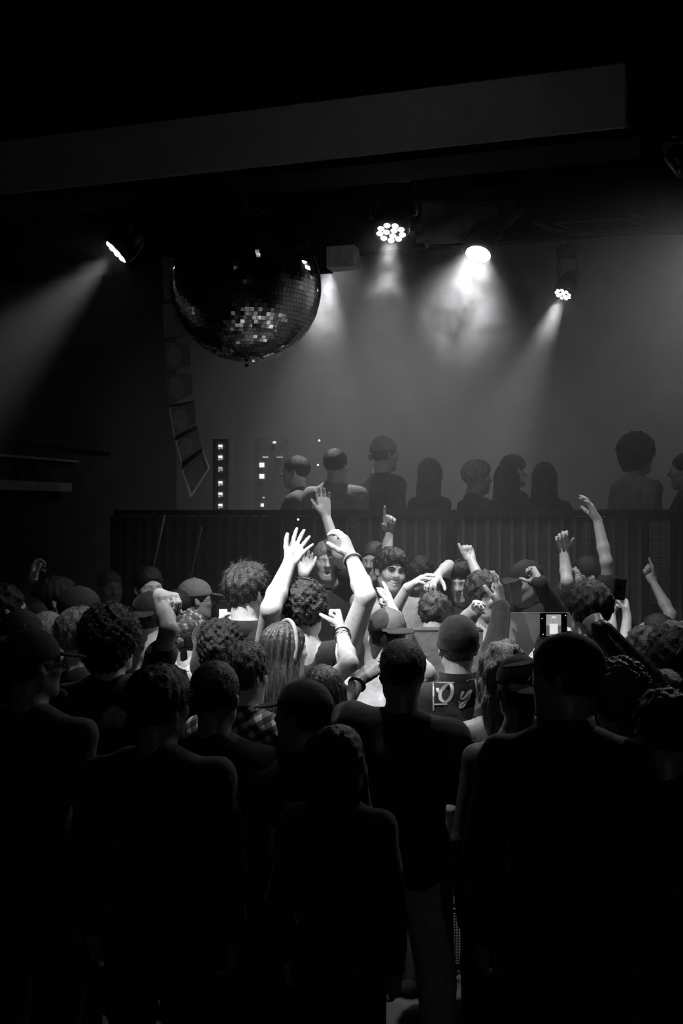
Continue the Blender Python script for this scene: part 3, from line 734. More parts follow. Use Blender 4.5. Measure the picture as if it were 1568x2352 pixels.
def add_hair(parent, c, R, k, style, m, seed=0, nstr=0, vox=.005):
    S = Solid()
    def w(p): return c + R @ (np.asarray(p, float) * k)
    def e(p, r, kk=.02): S.ell(w(p), np.asarray(r) * k, kk, R)
    def cutline(off=-.028, slope=.75): S.cut(R @ V3(0, slope, -1), w((0, 0, off)))
    flow = lambda C, N: np.zeros_like(C)
    ln, curl, rise, wd = .03, 0, .6, .0011
    if style in ('short', 'buzz', 'textured', 'mop', 'grey'):
        t = {'short': .010, 'buzz': .004, 'textured': .016, 'mop': .020, 'grey': .012}[style]
        e((0, -.016, .04), (.0745 + t, .094 + t, .084 + t))
        if style in ('textured', 'mop'): e((0, .02, .085), (.062, .08, .05), .02)
        if style == 'mop': e((.0, .062, .075), (.058, .035, .036), .02)
        cutline()
        S.sub(w((0, .125, -.02)), V3(.085, .085, .085 if style != 'mop' else .09) * k, .01, R)
        for sx in (-1, 1): S.sub(w((sx * .085, .0, -.01)), V3(.02, .022, .03) * k, .008, R)
        if style in ('textured', 'mop'): S.fun(grooves(c, R, 17, .0028, seed)); S.fun(gyroid(c, 120, .002, seed))
        elif style != 'buzz': S.fun(grooves(c, R, 23, .0016, seed)); S.fun(gyroid(c, 160, .0012, seed))
        fd = R @ V3(0, .55, -.15); crown = w((0, -.05, .10))
        def flow(C, N, fd=fd, crown=crown):
            r = C - crown; r -= N * (r * N).sum(1)[:, None]; return r / (np.linalg.norm(r, axis=1)[:, None] + .02) * .8 + fd * .4
        ln = .035 if style != 'buzz' else .01; rise = .45
    elif style in ('curly', 'curly_big', 'curly_short'):
        t = {'curly': .026, 'curly_big': .042, 'curly_short': .014}[style]
        e((0, -.02, .042), (.074 + t, .092 + t, .083 + t))
        if style == 'curly_big': e((0, -.05, -.04), (.085, .07, .08), .03)
        cutline(-.04 if style != 'curly_big' else -.07, .7)
        S.sub(w((0, .135, -.03)), V3(.08, .085, .085) * k, .012, R)
        S.fun(gyroid(c, 190, .0042, seed)); S.fun(gyroid(c, 90, .004, seed + 2))
        ln, curl, rise, wd = .024, .9, .9, .0012
    elif style in ('long', 'long_wavy', 'bob'):
        e((0, -.016, .04), (.086, .105, .095))
        zb = {'long': -.30, 'long_wavy': -.26, 'bob': -.13}[style]
        e((0, -.055, zb * .5), (.094, .062, -zb * .5 + .085), .03)
        for sx in (-1, 1): S.cap(w((sx * .068, .005, .02)), w((sx * .082, -.02, zb * .8)), .026 * k, .03 * k, .03)
        S.sub(w((0, .125, -.04)), V3(.072, .10, .11) * k, .012, R)
        S.sub(w((0, .14, -.2)), V3(.09, .125, .16) * k, .012, R)
        S.fun(grooves(c, R, 21, .0035, seed))
        if style == 'long_wavy': S.fun(gyroid(c, 60, .006, seed))
        dn = R @ V3(0, -.1, -1)
        def flow(C, N, dn=dn): return np.tile(dn, (len(C), 1)) * 1.2
        ln, rise = .09, .25; curl = .35 if style == 'long_wavy' else 0
    elif style == 'bun':
        e((0, -.016, .04), (.082, .101, .091)); cutline(); S.sub(w((0, .125, -.02)), V3(.085, .085, .085) * k, .01, R)
        e((0, -.10, .075), (.045, .042, .042), .008); S.fun(grooves(c, R, 23, .0016, seed)); ln = .02
    elif style == 'under_cap':
        e((0, -.018, .02), (.0815, .10, .085)); cutline(-.03, .7); S.sub(w((0, .12, -.03)), V3(.09, .09, .1) * k, .01, R)
        S.cut(R @ V3(0, .1, 1), w((0, 0, .045))); S.fun(gyroid(c, 150, .0015, seed)); ln = .015
    P, Q = S.mesh(vox)
    if nstr:
        V2, F2 = strands(P, Q, nstr, ln * k, flow, wd, curl, rise, int(seed * 10) + 3)
        Q = np.concatenate([Q, F2 + len(P)]); P = np.concatenate([P, V2])
    return quads_obj('hair', P, Q, m, parent)
def add_hat(parent, c, R, k, style, m, m2=None, vox=.0065):
    def w(p): return c + R @ (np.asarray(p, float) * k)
    S = Solid()
    if style in ('cap', 'cap_back', 'cap_tilt'):
        S.ell(w((0, -.016, .042)), V3(.087, .107, .094) * k, .02, R); S.cut(R @ V3(0, .05 if style != 'cap_back' else -.05, -1), w((0, 0, .028)))
        S.ell(w((0, -.016, .137)), V3(.008, .008, .005) * k, .006, R)
        o = S.build('cap', m, parent, vox)
        B = Solid(); sg = 1 if style != 'cap_back' else -1
        y0 = -.016 + sg * .10
        R2 = R @ rot((1, 0, 0), -sg * 10)
        B.ell(w((0, y0 + sg * .03, .034)), V3(.076, .082, .0065) * k, .004, R2); B.cut(-sg * (R @ V3(0, 1, 0)), w((0, y0 - sg * .012, 0)))
        B.build('brim', m2 or m, o, .0055)
        if style == 'cap_back':      # the strap of a cap worn backwards is at the forehead
            pass
    elif style == 'beanie':
        S.ell(w((0, -.022, .05)), V3(.090, .109, .100) * k, .02, R); S.cut(R @ V3(0, .35, -1), w((0, 0, .0)))
        o = S.build('beanie', m, parent, vox)
        B = Solid(); B.ell(w((0, -.018, .022)), V3(.0945, .113, .05) * k, .02, R); B.cut(R @ V3(0, .35, -1), w((0, 0, -.004))); B.cut(R @ V3(0, -.35, 1), w((0, 0, .034)))
        B.build('cuff', m2 or m, o, vox)
    elif style == 'bucket':
        S.ell(w((0, -.014, .055)), V3(.092, .112, .095) * k, .02, R); S.cut(R @ V3(0, 0, -1), w((0, 0, .03)))
        o = S.build('hat_crown', m, parent, vox)
        B = Solid(); B.ell(w((0, .0, .026)), V3(.155, .175, .012) * k, .02, R @ rot((0, 1, 0), 6)); B.build('brim', m2 or m, o, .0055)
    elif style == 'bandana':
        S.ell(w((0, -.016, .042)), V3(.0825, .1025, .0925) * k, .02, R); S.cut(R @ V3(0, .3, -1), w((0, 0, .012)))
        S.ell(w((0, -.125, -.005)), V3(.02, .016, .014) * k, .008, R); S.ell(w((.004, -.128, -.03)), V3(.022, .007, .022) * k, .01, R)
        S.fun(gyroid(c, 70, .0015, 1.0))
        S.build('bandana', m, parent, vox)
    elif style == 'dome':
        S.ell(w((0, -.014, .05)), V3(.093, .113, .10) * k, .02, R); S.cut(R @ V3(0, .1, -1), w((0, 0, .012)))
        S.build('satin_cap', m, parent, vox)
def add_glasses(parent, c, R, k, dark=False):
    def w(p): return c + R @ (np.asarray(p, float) * k)
    M = MB()
    for sx in (-1, 1):
        ring = [w((sx * .033 + .023 * math.cos(a), .102 - abs(.023 * math.cos(a) * sx + .033) * .12, .006 + .017 * math.sin(a))) for a in np.linspace(0, 2 * math.pi, 17)]
        M.tube(ring, .0018 * k, 6, False)
        M.tube([w((sx * .056, .094, .010)), w((sx * .078, .04, .012)), w((sx * .080, -.012, .010))], .0018 * k, 6)
    M.tube([w((-.011, .100, .010)), w((.011, .100, .010))], .0018 * k, 6)
    g = M.build('glasses', BLACKP, parent, True)
    if dark:
        for sx in (-1, 1):
            D = Solid(); D.ell(w((sx * .033, .100, .006)), V3(.022, .0035, .0165) * k, .004, R); D.build('lens', GLASSM, g, .0035)
# ------------------------------------------------------------------ people
CAMP = np.array([0, 0, HC])
def ray(px, py): return np.array([(px - CX) / F_PX, 1.0, -(py - CY) / F_PX])
def reach(S, px, py, L, sg):
    """point on the sight line of a pixel at distance L from S (sg +1 the far one, -1 the near one)"""
    u = ray(px, py); q = CAMP - S
    a = u @ u; b = 2 * u @ q; c = q @ q - L * L
    D = b * b - 4 * a * c
    if D < 0:
        p = CAMP + u * (-b / (2 * a)); d = np.linalg.norm(p - S)
        if d > 1.3 * L: print('   reach %.2f of %.2f at %d,%d' % (d, L, px, py))
        return p
    return CAMP + u * ((-b + sg * math.sqrt(D)) / (2 * a))
PAD = {'short': .012, 'buzz': .004, 'textured': .022, 'mop': .026, 'grey': .013, 'curly': .03, 'curly_big': .045, 'curly_short': .016, 'long': .014, 'long_wavy': .016, 'bob': .014, 'bun': .01, 'under_cap': 0, None: 0}
HATPAD = {'cap': .018, 'cap_back': .018, 'beanie': .03, 'bucket': .032, 'bandana': .014, 'dome': .03}
PLAN = []
NP = [0]
def person(label, px, py, s, yaw, base=0.0, hyaw=None, pitch=0, roll=0, lean=0, fem=False, bulk=1.0, top='short', tm=CL_K, bm=CL_D, topname='shirt',
           skin=SKIN_L, hair='short', hm=HAIR_K, nstr=0, hat=None, hatm=CL_K, hatm2=None, L=None, R=None, vox=.0115, face=None, glasses=None,
           jacket_len=0.0, wide=0.0, group='people in the crowd', stance=.10, shirt_vox=.014, seed=None, hand_thick=1.0, shoem=CL_K, collar=False, strapless=False):
    NP[0] += 1; seed = NP[0] * 1.7 if seed is None else seed
    top_p = at(px, py, s)
    pad = max(PAD[hair], HATPAD.get(hat, 0)) if not hat else HATPAD[hat]
    hk0 = 1.0
    H = top_p[2] - pad - base
    k = H / 1.75; hk = (0.5 + 0.5 * k) * (0.95 if fem else 1.0)
    Rb = frame(yaw); Rl = Rb @ rot((1, 0, 0), -lean)
    hyaw = yaw if hyaw is None else hyaw
    Rh = frame(hyaw, pitch, roll)
    piv = V3(0, 0, .95) * k
    def T(p): return piv + Rl @ (np.asarray(p, float) * k - piv) if p[2] > .95 else Rb @ (np.asarray(p, float) * k)
    # the head hangs from the neck; put its centre below the given top
    neck = T((0, -.022, 1.50))
    hc_l = np.array([0, 0, 0.0]); hc_l = neck + Rl @ V3(0, .03, 0) * k
    hc_l[2] = H - .12 * hk
    offs = np.array([top_p[0], top_p[1], 0]) - np.array([hc_l[0], hc_l[1], 0]); base_p = np.array([offs[0], offs[1], base])
    if lean:                       # a leaning figure keeps its head at the given height
        hc_l[2] = H - .12 * hk
    PLAN.append((label, base_p[0] + hc_l[0] * 0, base_p[1], H, base))
    root = thing('person', base_p, label, 'person', group)
    sw = (.155 if fem else .178) * (0.6 + .4 * bulk)
    dz = hc_l[2] - (neck[2] + .13 * k) if lean else 0
    sh = {}
    el = {}; wr = {}; hd = {}
    for sd, spec in ((-1, L), (1, R)):
        sp = V3(sd * sw, -.012, 1.402)
        raised = isinstance(spec, dict) and spec['e'][1] < (CY + (HC - (1.33 * k + base)) * s)
        if raised: sp = V3(sd * sw * .93, 0, 1.455)
        S0 = T(sp); sh[sd] = S0
        up, fo = .295 * k, .255 * k
        if isinstance(spec, dict):
            E = reach(S0 + base_p, *spec['e'][:2], up, spec['e'][2]) - base_p
            Wp = reach(E + base_p, *spec['w'][:2], fo, spec['w'][2]) - base_p
            if spec.get('t'): tip = reach(Wp + base_p, *spec['t'][:2], .17 * k, spec['t'][2]) - base_p; dr = tip - Wp
            else: dr = Wp - E
            n = spec.get('n', 'cam'); v = ray(*spec['w'][:2])
            n = {'cam': -v, 'away': v, 'L': V3(-1, 0, 0), 'R': V3(1, 0, 0), 'up': EZ, 'down': -EZ}[n] if isinstance(n, str) else np.asarray(n, float)
            if spec.get('mix') is not None: n = n + np.asarray(spec['mix'], float)
            pose = spec.get('pose', 'open')
        else:
            mode = spec or 'down'
            if mode == 'down':
                E = S0 + Rb @ V3(sd * .055, -.045, -.285) * k; Wp = E + Rb @ V3(sd * -.005, .075, -.24) * k; n = Rb @ V3(-sd, 0, 0); pose = 'relax'
            elif mode == 'front':
                E = S0 + Rb @ V3(sd * .06, -.03, -.28) * k; Wp = E + Rb @ V3(-sd * .11, .21, .05) * k; n = Rb @ V3(-sd, 0, -.3); pose = 'hold'
            elif mode == 'fold':
                E = S0 + Rb @ V3(sd * .05, .06, -.28) * k; Wp = E + Rb @ V3(-sd * .2, .15, .02) * k; n = Rb @ V3(0, -1, 0); pose = 'relax'
            elif mode == 'chest':
                E = S0 + Rb @ V3(sd * .04, .10, -.27) * k; Wp = E + Rb @ V3(-sd * .08, .14, .19) * k; n = Rb @ V3(-sd, 0, 0); pose = 'hold'
            dr = Wp - E
        el[sd], wr[sd], hd[sd] = E, Wp, (dr, n, pose)
    # ---- skin: head, neck, shoulder girdle, arms and hands as one surface
    B = Solid()
    w = add_head(B, hc_l, Rh, hk, fem, smile=face == 'smile', mouth_open=face == 'open')
    B.cap(w((0, -.022, -.05)), neck + Rl @ V3(0, -.005, -.02) * k, (.046 if fem else .054) * k, (.05 if fem else .058) * k, .025)
    bare = top in ('none', 'tank')
    g = 1.0 if bare else .86
    B.cap(neck + V3(0, 0, -.02) * k, T((0, -.005, 1.33)), .07 * k * g, .09 * k * g, .03)
    ar = (.86 if fem else 1.0) * (.55 + .45 * bulk)
    for sd in (-1, 1):
        B.cap(neck + Rl @ V3(sd * .02, -.01, -.045) * k, sh[sd] + V3(0, 0, -.005), .05 * k * g, .05 * k * ar * g, .03)
        if bare: B.ell(T((sd * .085, -.015, 1.30)), V3(.085, .085, .13) * k, .05, Rl)
        if strapless: B.ell(T((sd * .05, -.005, 1.22)), V3(.09, .09, .14) * k, .05, Rl)
        B.cap(sh[sd], el[sd], .052 * k * ar * g, .040 * k * ar * g, .02)
        fm = el[sd] * .68 + wr[sd] * .32
        B.cap(el[sd], fm, .040 * k * ar * g, .0415 * k * ar * g, .015); B.cap(fm, wr[sd], .0415 * k * ar * g, .027 * k * ar, .015)
        hand(B, wr[sd] + unit(hd[sd][0]) * .01, hd[sd][0], hd[sd][1], sd, hd[sd][2], k * (.93 if fem else 1.0), hand_thick)
    B.build('body', skin, root, vox)
    # ---- top
    t = .0 if fem else 1.0
    S = Solid(); o = .011
    def e(p, r, kk=.05): S.ell(T(p), np.asarray(r) * k + o, kk, Rl)
    bw = .6 + .4 * bulk
    if top != 'none':
        e((0, .0, 1.285), ((.135 if fem else .160) * bw, (.10 if fem else .112) * bulk, .19))
        e((0, .004, 1.06), ((.115 if fem else .142) * bulk, .10 * bulk, .17))
        e((0, -.004, .96 - jacket_len * .4), ((.155 if fem else .155) * bulk + wide * .5, .115 * bulk + wide * .4, .12 + jacket_len * .55))
        if fem:
            for sd in (-1, 1): e((sd * .065, .085, 1.245), (.05, .045, .05), .03)
        for sd in (-1, 1):
            S.cap(neck + Rl @ V3(sd * .026, -.012, -.040) * k, sh[sd], .06 * k, .050 * k * ar + o, .05)
            if top in ('short', 'long'):
                if top == 'short':
                    m_ = sh[sd] * .42 + el[sd] * .58
                    S.cap(sh[sd], m_, .052 * k * ar + o, .050 * k * ar + o * 1.2 + wide * .2, .03)
                else:
                    S.cap(sh[sd], el[sd], .054 * k * ar + o, .045 * k * ar + o * 1.2 + wide * .2, .03)
                    q = el[sd] * .06 + wr[sd] * .94
                    S.cap(el[sd], q, .045 * k * ar + o * 1.2 + wide * .2, .034 * k * ar + o, .015)
        if jacket_len: S.cap(T((0, 0, .95)), Rb @ V3(0, 0, .95 - jacket_len) * k, .15 * k * bulk + wide, .17 * k * bulk + wide, .06)
        S.sub(neck + Rl @ V3(0, .03, .040) * k, V3(.060, .068, .048) * k, .012, Rl)
        if top == 'tank':
            for sd in (-1, 1):
                S.sub(sh[sd] + Rl @ V3(sd * .045, 0, .0) * k, V3(.085, .12, .125) * k, .015, Rl)
            S.sub(neck + Rl @ V3(0, -.02, .0) * k, V3(.075, .12, .09) * k, .015, Rl)
        bx = base_p * 3.1 + seed
        def folds(X, Y, Z, q=bx):
            return .0036 * np.sin(38 * (X + .6 * Z) + 3 * np.sin(9 * Z + q[0]) + q[1]) + .003 * np.sin(31 * (Y * .8 - Z) + 2.5 * np.sin(13 * X + q[1]) + q[0])
        S.fun(folds)
        if strapless: S.cut(EZ, T((0, 0, 1.215)), .008)
        if not jacket_len: S.cut(-EZ, V3(0, 0, .87 * k), .008)
        top_o = S.build(topname, tm, root, shirt_vox)
        if top == 'short': pass
        if collar:
            n_, rows = 30, []
            for zz, rr in ((-.035, .088), (.0, .079), (.030, .073)):
                row = []
                for q in range(n_ + 1):
                    t = math.radians(24 + 312 * q / n_); fr = max(0, math.cos(t))
                    row.append(neck + Rl @ V3(rr * math.sin(t), .014 + rr * 1.02 * math.cos(t), zz - .03 * fr) * k)
                rows.append(row)
            cv = [p_ for r_ in rows for p_ in r_]
            cf = [(a_ * (n_ + 1) + q, a_ * (n_ + 1) + q + 1, (a_ + 1) * (n_ + 1) + q + 1, (a_ + 1) * (n_ + 1) + q) for a_ in range(2) for q in range(n_)]
            co = obj('collar', cv, cf, tm if collar is True else collar, root, True)
            md = co.modifiers.new('thick', 'SOLIDIFY'); md.thickness = .008
    # ---- trousers and shoes
    G = Solid()
    G.ell(T((0, -.006, .935)), V3(.158 * bulk, .118 * bulk, .115) * k, .04, Rb)
    for sd in (-1, 1):
        hip = Rb @ V3(sd * .088, -.005, .88) * k; kn = Rb @ V3(sd * stance, .022, .48) * k; an = Rb @ V3(sd * (stance + .005), -.005, .085) * k
        G.cap(hip, kn, .088 * k * bulk, .062 * k + .008, .03); G.cap(kn, an, .062 * k + .008, .048 * k + .014, .02)
        f0 = Rb @ V3(sd * (stance + .005), -.035, .05) * k; f1 = Rb @ V3(sd * (stance + .02), .15, .038) * k
        F = Solid(); F.cap(f0, f1, .043 * k, .036 * k, .01); F.cap(f0, an + V3(0, 0, .02), .043 * k, .044 * k, .02); F.cut(-EZ, V3(0, 0, .004))
        F.build('shoe', shoem, root, .018)
    G.cut(-EZ, V3(0, 0, .05 * k), .006)
    G.build('trousers' if bm is not None else 'trousers', bm, root, .026)
    # ---- hair, hat, glasses
    if hair: add_hair(root, hc_l, Rh, hk, hair, hm, seed, nstr, .006 if nstr >= 900 else .010)
    if hat: add_hat(root, hc_l, Rh, hk, hat, hatm, hatm2)
    if glasses: add_glasses(root, hc_l, Rh, hk, glasses == 'dark')
    return dict(root=root, w=w, Rh=Rh, hk=hk, k=k, wr=wr, el=el, sh=sh, base=base_p, T=T, Rb=Rb, hd=hd, neck=neck, top=locals().get('top_o'))
def bracelet(p, sd, r=.034, th=.005, m=BLACKP, back=.03, name='bracelet'):
    a = unit(p['el'][sd] - p['wr'][sd]); c = p['wr'][sd] + a * back
    u = unit(np.cross(a, EZ + .1)); v = np.cross(a, u)
    MB().tube([c + r * p['k'] * (u * math.cos(t) + v * math.sin(t)) for t in np.linspace(0, 2 * math.pi, 21)], th, 6, False).build(name, m, p['root'], True)
# ------------------------------------------------------------------ the people
def A(e, w, t=None, pose='open', n='cam', mix=None): return dict(e=e, w=w, t=t, pose=pose, n=n, mix=mix)
BAL = 'people on the platform'; DJG = 'people around the DJ'; CR = 'people in the crowd'; NR = 'dark figures nearest the camera'
PEOPLE = []
def P(*a, **k):
    r = person(*a, **k); PEOPLE.append(r); return r
# --- the DJ and those around him
dj = P('smiling DJ with tousled brown hair in a pale open shirt behind the booth', 896, 1255, 395, 180, base=.2, hyaw=160, pitch=1, roll=-8, hair='mop', hm=HAIR_B, nstr=900, top='short', tm=CL_M, topname='shirt',
       skin=SKIN_L, face='smile', vox=.0042, R=A((893, 1425, -1), (935, 1350, -1), (985, 1316, -1), 'reach', 'down', (0, .4, 0)), L='down', group=DJG, collar=CL_K)
P('blond man facing the camera with open mouth and one arm raised high', 752, 1240, 378, 180, base=.2, hair='short', hm=HAIR_Y, nstr=300, tm=CL_D, skin=SKIN_L, face='open',
  L=A((777, 1275, -1), (748, 1186, 1), (737, 1118, -1), 'reach', 'cam'), R=A((690, 1365, -1), (697, 1318, -1), (702, 1280, 1), 'relax', 'cam'), group=DJG, vox=.0065)
P('man half hidden behind the DJ pointing one finger straight up', 858, 1243, 372, 180, base=.2, hyaw=200, hair='short', hm=HAIR_B, nstr=200, tm=CL_D, skin=SKIN_M,
  L=A((886, 1296, -1), (892, 1222, 1), (896, 1164, -1), 'point', 'cam'), group=DJG, vox=.006)
P('man with short curly hair looking down beside the DJ in a white shirt', 963, 1280, 366, 180, base=.2, hyaw=200, pitch=28, hair='curly_short', nstr=500, tm=CL_M, skin=SKIN_M, group=DJG)
P('dark-haired man in shadow clasping hands with the DJ', 1062, 1283, 392, 185, base=.2, hyaw=205, pitch=10, hair='textured', nstr=500, top='short', tm=CL_D, skin=SKIN_L,
  R=A((1030, 1300, -1), (1005, 1322, -1), (978, 1350, -1), 'grip', 'down', (0, 0, 0)), L=A((1108, 1350, -1), (1082, 1288, 1), None, 'fist', 'cam'), group=DJG, vox=.0065)
P('curly blond head peeking out between the DJ and the dark-haired man', 1000, 1360, 440, 30, pitch=15, hair='curly_short', hm=HAIR_B, nstr=700, fem=True, tm=CL_D, group=DJG)
P('curly-haired woman in a pale jacket facing the camera behind the booth', 1113, 1308, 424, 180, base=.2, hyaw=165, hair='curly_big', hm=HAIR_B, nstr=700, fem=True, top='long', tm=CL_M, topname='jacket', skin=SKIN_M,
  R=A((1055, 1440, -1), (1092, 1400, -1), (1108, 1372, -1), 'relax', 'cam'), group=DJG)
P('man in a dark cap with one finger raised before his face', 1205, 1285, 402, 200, base=.2, hyaw=238, pitch=6, hair='under_cap', hat='cap', hatm=CL_D, tm=CL_D, skin=SKIN_M, top='long',
  L=A((1275, 1400, -1), (1238, 1335, -1), (1214, 1294, 1), 'point', 'L'), group=DJG)
P('man in sunglasses with both arms thrown up at the edge of the booth', 1345, 1275, 390, 225, base=.2, hyaw=262, pitch=-12, hair='short', nstr=200, tm=CL_D, skin=SKIN_L, glasses='dark', top='short',
  L=A((1392, 1290, -1), (1372, 1195, 1), (1340, 1128, -1), 'reach', 'L'), R=A((1302, 1335, -1), (1294, 1262, 1), (1286, 1208, -1), 'beckon', 'cam'), group=DJG, vox=.0065)
# --- people on the platform, behind the railing
def balcony(label, px, py, s, yaw, **k): return P(label, px, py, s, yaw, base=.95, group=BAL, shirt_vox=.02, vox=.010, **k)
balcony('faint figure in profile leftmost on the platform', 678, 1046, 309, -80, hair='short', tm=CL_G)
balcony('broad man in a pale shirt on the platform behind the raised hand', 772, 1030, 318, 30, hair='short', tm=CL_M, bulk=1.35)
balcony('tall man on the platform in a close pale cap, above the DJ', 884, 1001, 320, 60, hair='under_cap', hat='bandana', hatm=CL_M, tm=CL_D, bulk=1.1)
balcony('slim woman on the platform between the capped man and the fair-haired man', 990, 1052, 322, 50, hair='long', fem=True, tm=CL_D, skin=SKIN_M)
balcony('fair-haired man on the platform looking sideways with a lit crown', 1096, 1054, 326, 75, hair='textured', hm=HAIR_Y, nstr=250, tm=CL_D)
balcony('woman with long dark hair on the platform in front of a short-haired man', 1163, 1062, 338, 10, hair='long', fem=True, tm=CL_K)
balcony('short-haired man on the platform looking sideways behind a dark-haired woman', 1182, 1043, 308, 80, hair='short', hm=HAIR_B, tm=CL_D)
balcony('woman with straight dark hair on the platform, rightmost of the middle group', 1250, 1060, 331, 20, hair='long', fem=True, tm=CL_K)
balcony('man with a big head of curls standing on the platform in a white shirt', 1465, 992, 343, 70, hair='curly_big', tm=CL_M, nstr=200, L='front', R='front')
balcony('dark figure at the edge of the frame on the platform', 1572, 1040, 348, -70, hair='short', tm=CL_K, L='front', R='front')
# --- the lit crowd in front of the booth, seen from behind
c1 = P('tall brown-haired photographer in a black jacket lit from above', 567, 1290, 492, 8, hyaw=38, hair='textured', hm=HAIR_B, nstr=2200, top='long', tm=CL_K, topname='jacket', collar=True,
       L=A((470, 1530, -1), (508, 1455, 1), (512, 1415, 1), 'hold', 'R'), R='front', vox=.0065)
c2 = P('curly-haired man in a black tank top with both bare arms raised high', 701, 1330, 500, 8, hyaw=16, hair='curly', hm=HAIR_B, nstr=2600, top='tank', tm=CL_K, topname='tank_top', skin=SKIN_L, bulk=1.12,
       L=A((622, 1398, -1), (663, 1296, 1), (700, 1228, 1), 'open', 'cam', (.2, 0, 0)), R=A((840, 1370, -1), (808, 1283, 1), (778, 1200, 1), 'grip', 'L', (0, .5, 0)), vox=.005)
bracelet(c2, 1, .036, .006, CL_M, .01); bracelet(c2, 1, .037, .003, BLACKP, .025)
c3 = P('woman with long straight hair and a pale hairband, bare shoulders', 655, 1427, 545, 30, hyaw=55, hair='long', hm=HAIR_S, nstr=1500, fem=True, top='tank', tm=CL_K, topname='camisole', skin=SKIN_L,
       R=A((803, 1525, -1), (783, 1450, 1), (770, 1385, 1), 'fist', 'L'), vox=.0055)
bracelet(c3, 1, .032, .004, BLACKP, .02); bracelet(c3, 1, .034, .003, STEEL, .05)
c5b = P('person in a pale patterned cap worn backwards and shiny white shirt, pointing up', 886, 1394, 500, 5, hyaw=-20, pitch=4, hair='under_cap', hat='cap_back', hatm=CL_G, hatm2=CL_D, tm=CL_W, top='short', skin=SKIN_L,
        R=A((922, 1478, 1), (905, 1410, -1), (880, 1350, 1), 'two', 'L'), vox=.0058)
bracelet(c5b, 1, .034, .008, LEATHER, .03); bracelet(c5b, 1, .034, .004, STEEL, .06)
P('man with short textured hair in a plaid shirt', 560, 1472, 600, 10, hyaw=40, hair='textured', hm=HAIR_B, nstr=1500, tm=PLAID, top='short', skin=SKIN_L, collar=True)
P('dark curly head behind the man in the plaid shirt', 507, 1420, 530, 0, hair='curly', nstr=1500, tm=CL_D, skin=SKIN_M)
P('man in a camouflage bandana with a white shirt', 440, 1400, 470, 10, hyaw=20, hair='under_cap', hat='bandana', hatm=CAMO, tm=CL_W, top='short', skin=SKIN_M)
P('man in profile wearing a pale cap with a flat brim', 452, 1327, 372, 75, hair='under_cap', hat='cap', hatm=CL_M, hatm2=CL_G, tm=CL_D, glasses='clear')
P('man with one lit cheek standing behind the crowd at the railing', 342, 1300, 390, 160, hyaw=150, hair='short', tm=CL_D, nstr=150)
P('balding grey-haired man dimly lit at the far edge of the crowd', 253, 1310, 342, 150, hair='buzz', hm=HAIR_G, tm=CL_D, skin=SKIN_M)
P('young man in profile with short dark hair and a raised hand', 127, 1322, 425, 60, hyaw=70, hair='textured', nstr=300, top='long', tm=CL_K, skin=SKIN_M,
  L=A((86, 1415, -1), (72, 1345, 1), (86, 1276, 1), 'beckon', 'R'))
P('curly-haired man with glasses cut by the edge of the frame', 14, 1340, 452, 40, hyaw=60, hair='curly_short', nstr=300, glasses='clear', tm=CL_D, skin=SKIN_M)
P('man in a dark cap and glasses looking sideways', 188, 1345, 455, 60, hyaw=72, hair='under_cap', hat='cap', hatm=CL_D, tm=CL_K, glasses='clear', skin=SKIN_M)
P('grey-haired man with swept hair and a visible ear', 188, 1393, 524, 30, hyaw=52, hair='textured', hm=HAIR_G, nstr=1200, tm=CL_K, skin=SKIN_M)
P('woman with long grey hair in the shade of the capped heads', 114, 1404, 490, 20, hyaw=45, hair='long', hm=HAIR_G, fem=True, tm=CL_G)
P('person in a black cap behind the bent arm', 345, 1357, 448, 10, hair='under_cap', hat='cap_back', hatm=CL_K, tm=CL_M, top='short', L='chest', R='chest')
P('person with dark hair in a bun in front of the profile cap', 408, 1352, 408, 20, hair='bun', fem=True, tm=CL_K)
c14 = P('big dark curls above a black top, one bare arm bent overhead', 258, 1385, 565, 12, hyaw=30, hair='curly_big', nstr=2600, top='short', tm=CL_K, skin=SKIN_M,
        R=A((388, 1446, -1), (366, 1366, 1), (408, 1374, -1), 'hold', 'down'), vox=.0065)
P('person in a dark cap cut by the edge of the frame', 52, 1397, 566, 15, hair='long', hat='cap_back', hatm=CL_D, tm=CL_K, fem=True)
P('dark curly-haired man cut by the frame edge, above the black leather sleeve', 1541, 1425, 562, -10, hair='curly', nstr=500, tm=CL_K, skin=SKIN_D)
n7 = P('person in a black beanie and a black shirt with framed script lettering on the back', 1050, 1410, 530, 2, hyaw=-5, hair='under_cap', hm=HAIR_B, nstr=500, hat='beanie', hatm=CL_K, top='long', tm=CL_K, skin=SKIN_M, collar=True,
       R=A((1135, 1490, 1), (1150, 1393, 1), (1140, 1290, 1), 'two', 'L', (0, .6, 0)), vox=.006)
n8 = P('woman with long blond hair and a bare lit back', 1156, 1467, 600, -8, hyaw=10, hair='long_wavy', hm=HAIR_Y, nstr=2600, fem=True, top='tank', tm=CL_K, topname='camisole', skin=SKIN_L, strapless=True)
P('person in a glossy rounded cap holding up a phone', 1274, 1437, 540, 5, hair='long', hm=HAIR_B, hat='dome', hatm=SATIN, fem=True, tm=CL_K, L=A((1220, 1530, 1), (1246, 1478, 1), (1250, 1440, 1), 'hold', 'R'), R=A((1345, 1540, 1), (1308, 1475, 1), (1302, 1440, 1), 'hold', 'L'))
P('man with thick dark hair seen from behind below the raised arms', 1352, 1330, 505, -5, hyaw=-15, hair='mop', nstr=900, tm=CL_K, skin=SKIN_L, top='long')
n16 = P('man with short curls lifting a phone in both hands', 1474, 1437, 450, -25, hyaw=-40, hair='curly_short', hm=HAIR_B, nstr=600, tm=CL_D, skin=SKIN_L,
        L=A((1405, 1490, 1), (1404, 1412, 1), (1408, 1358, 1), 'hold', 'R'), R=A((1432, 1500, -1), (1440, 1418, 1), (1434, 1368, 1), 'hold', 'L'))
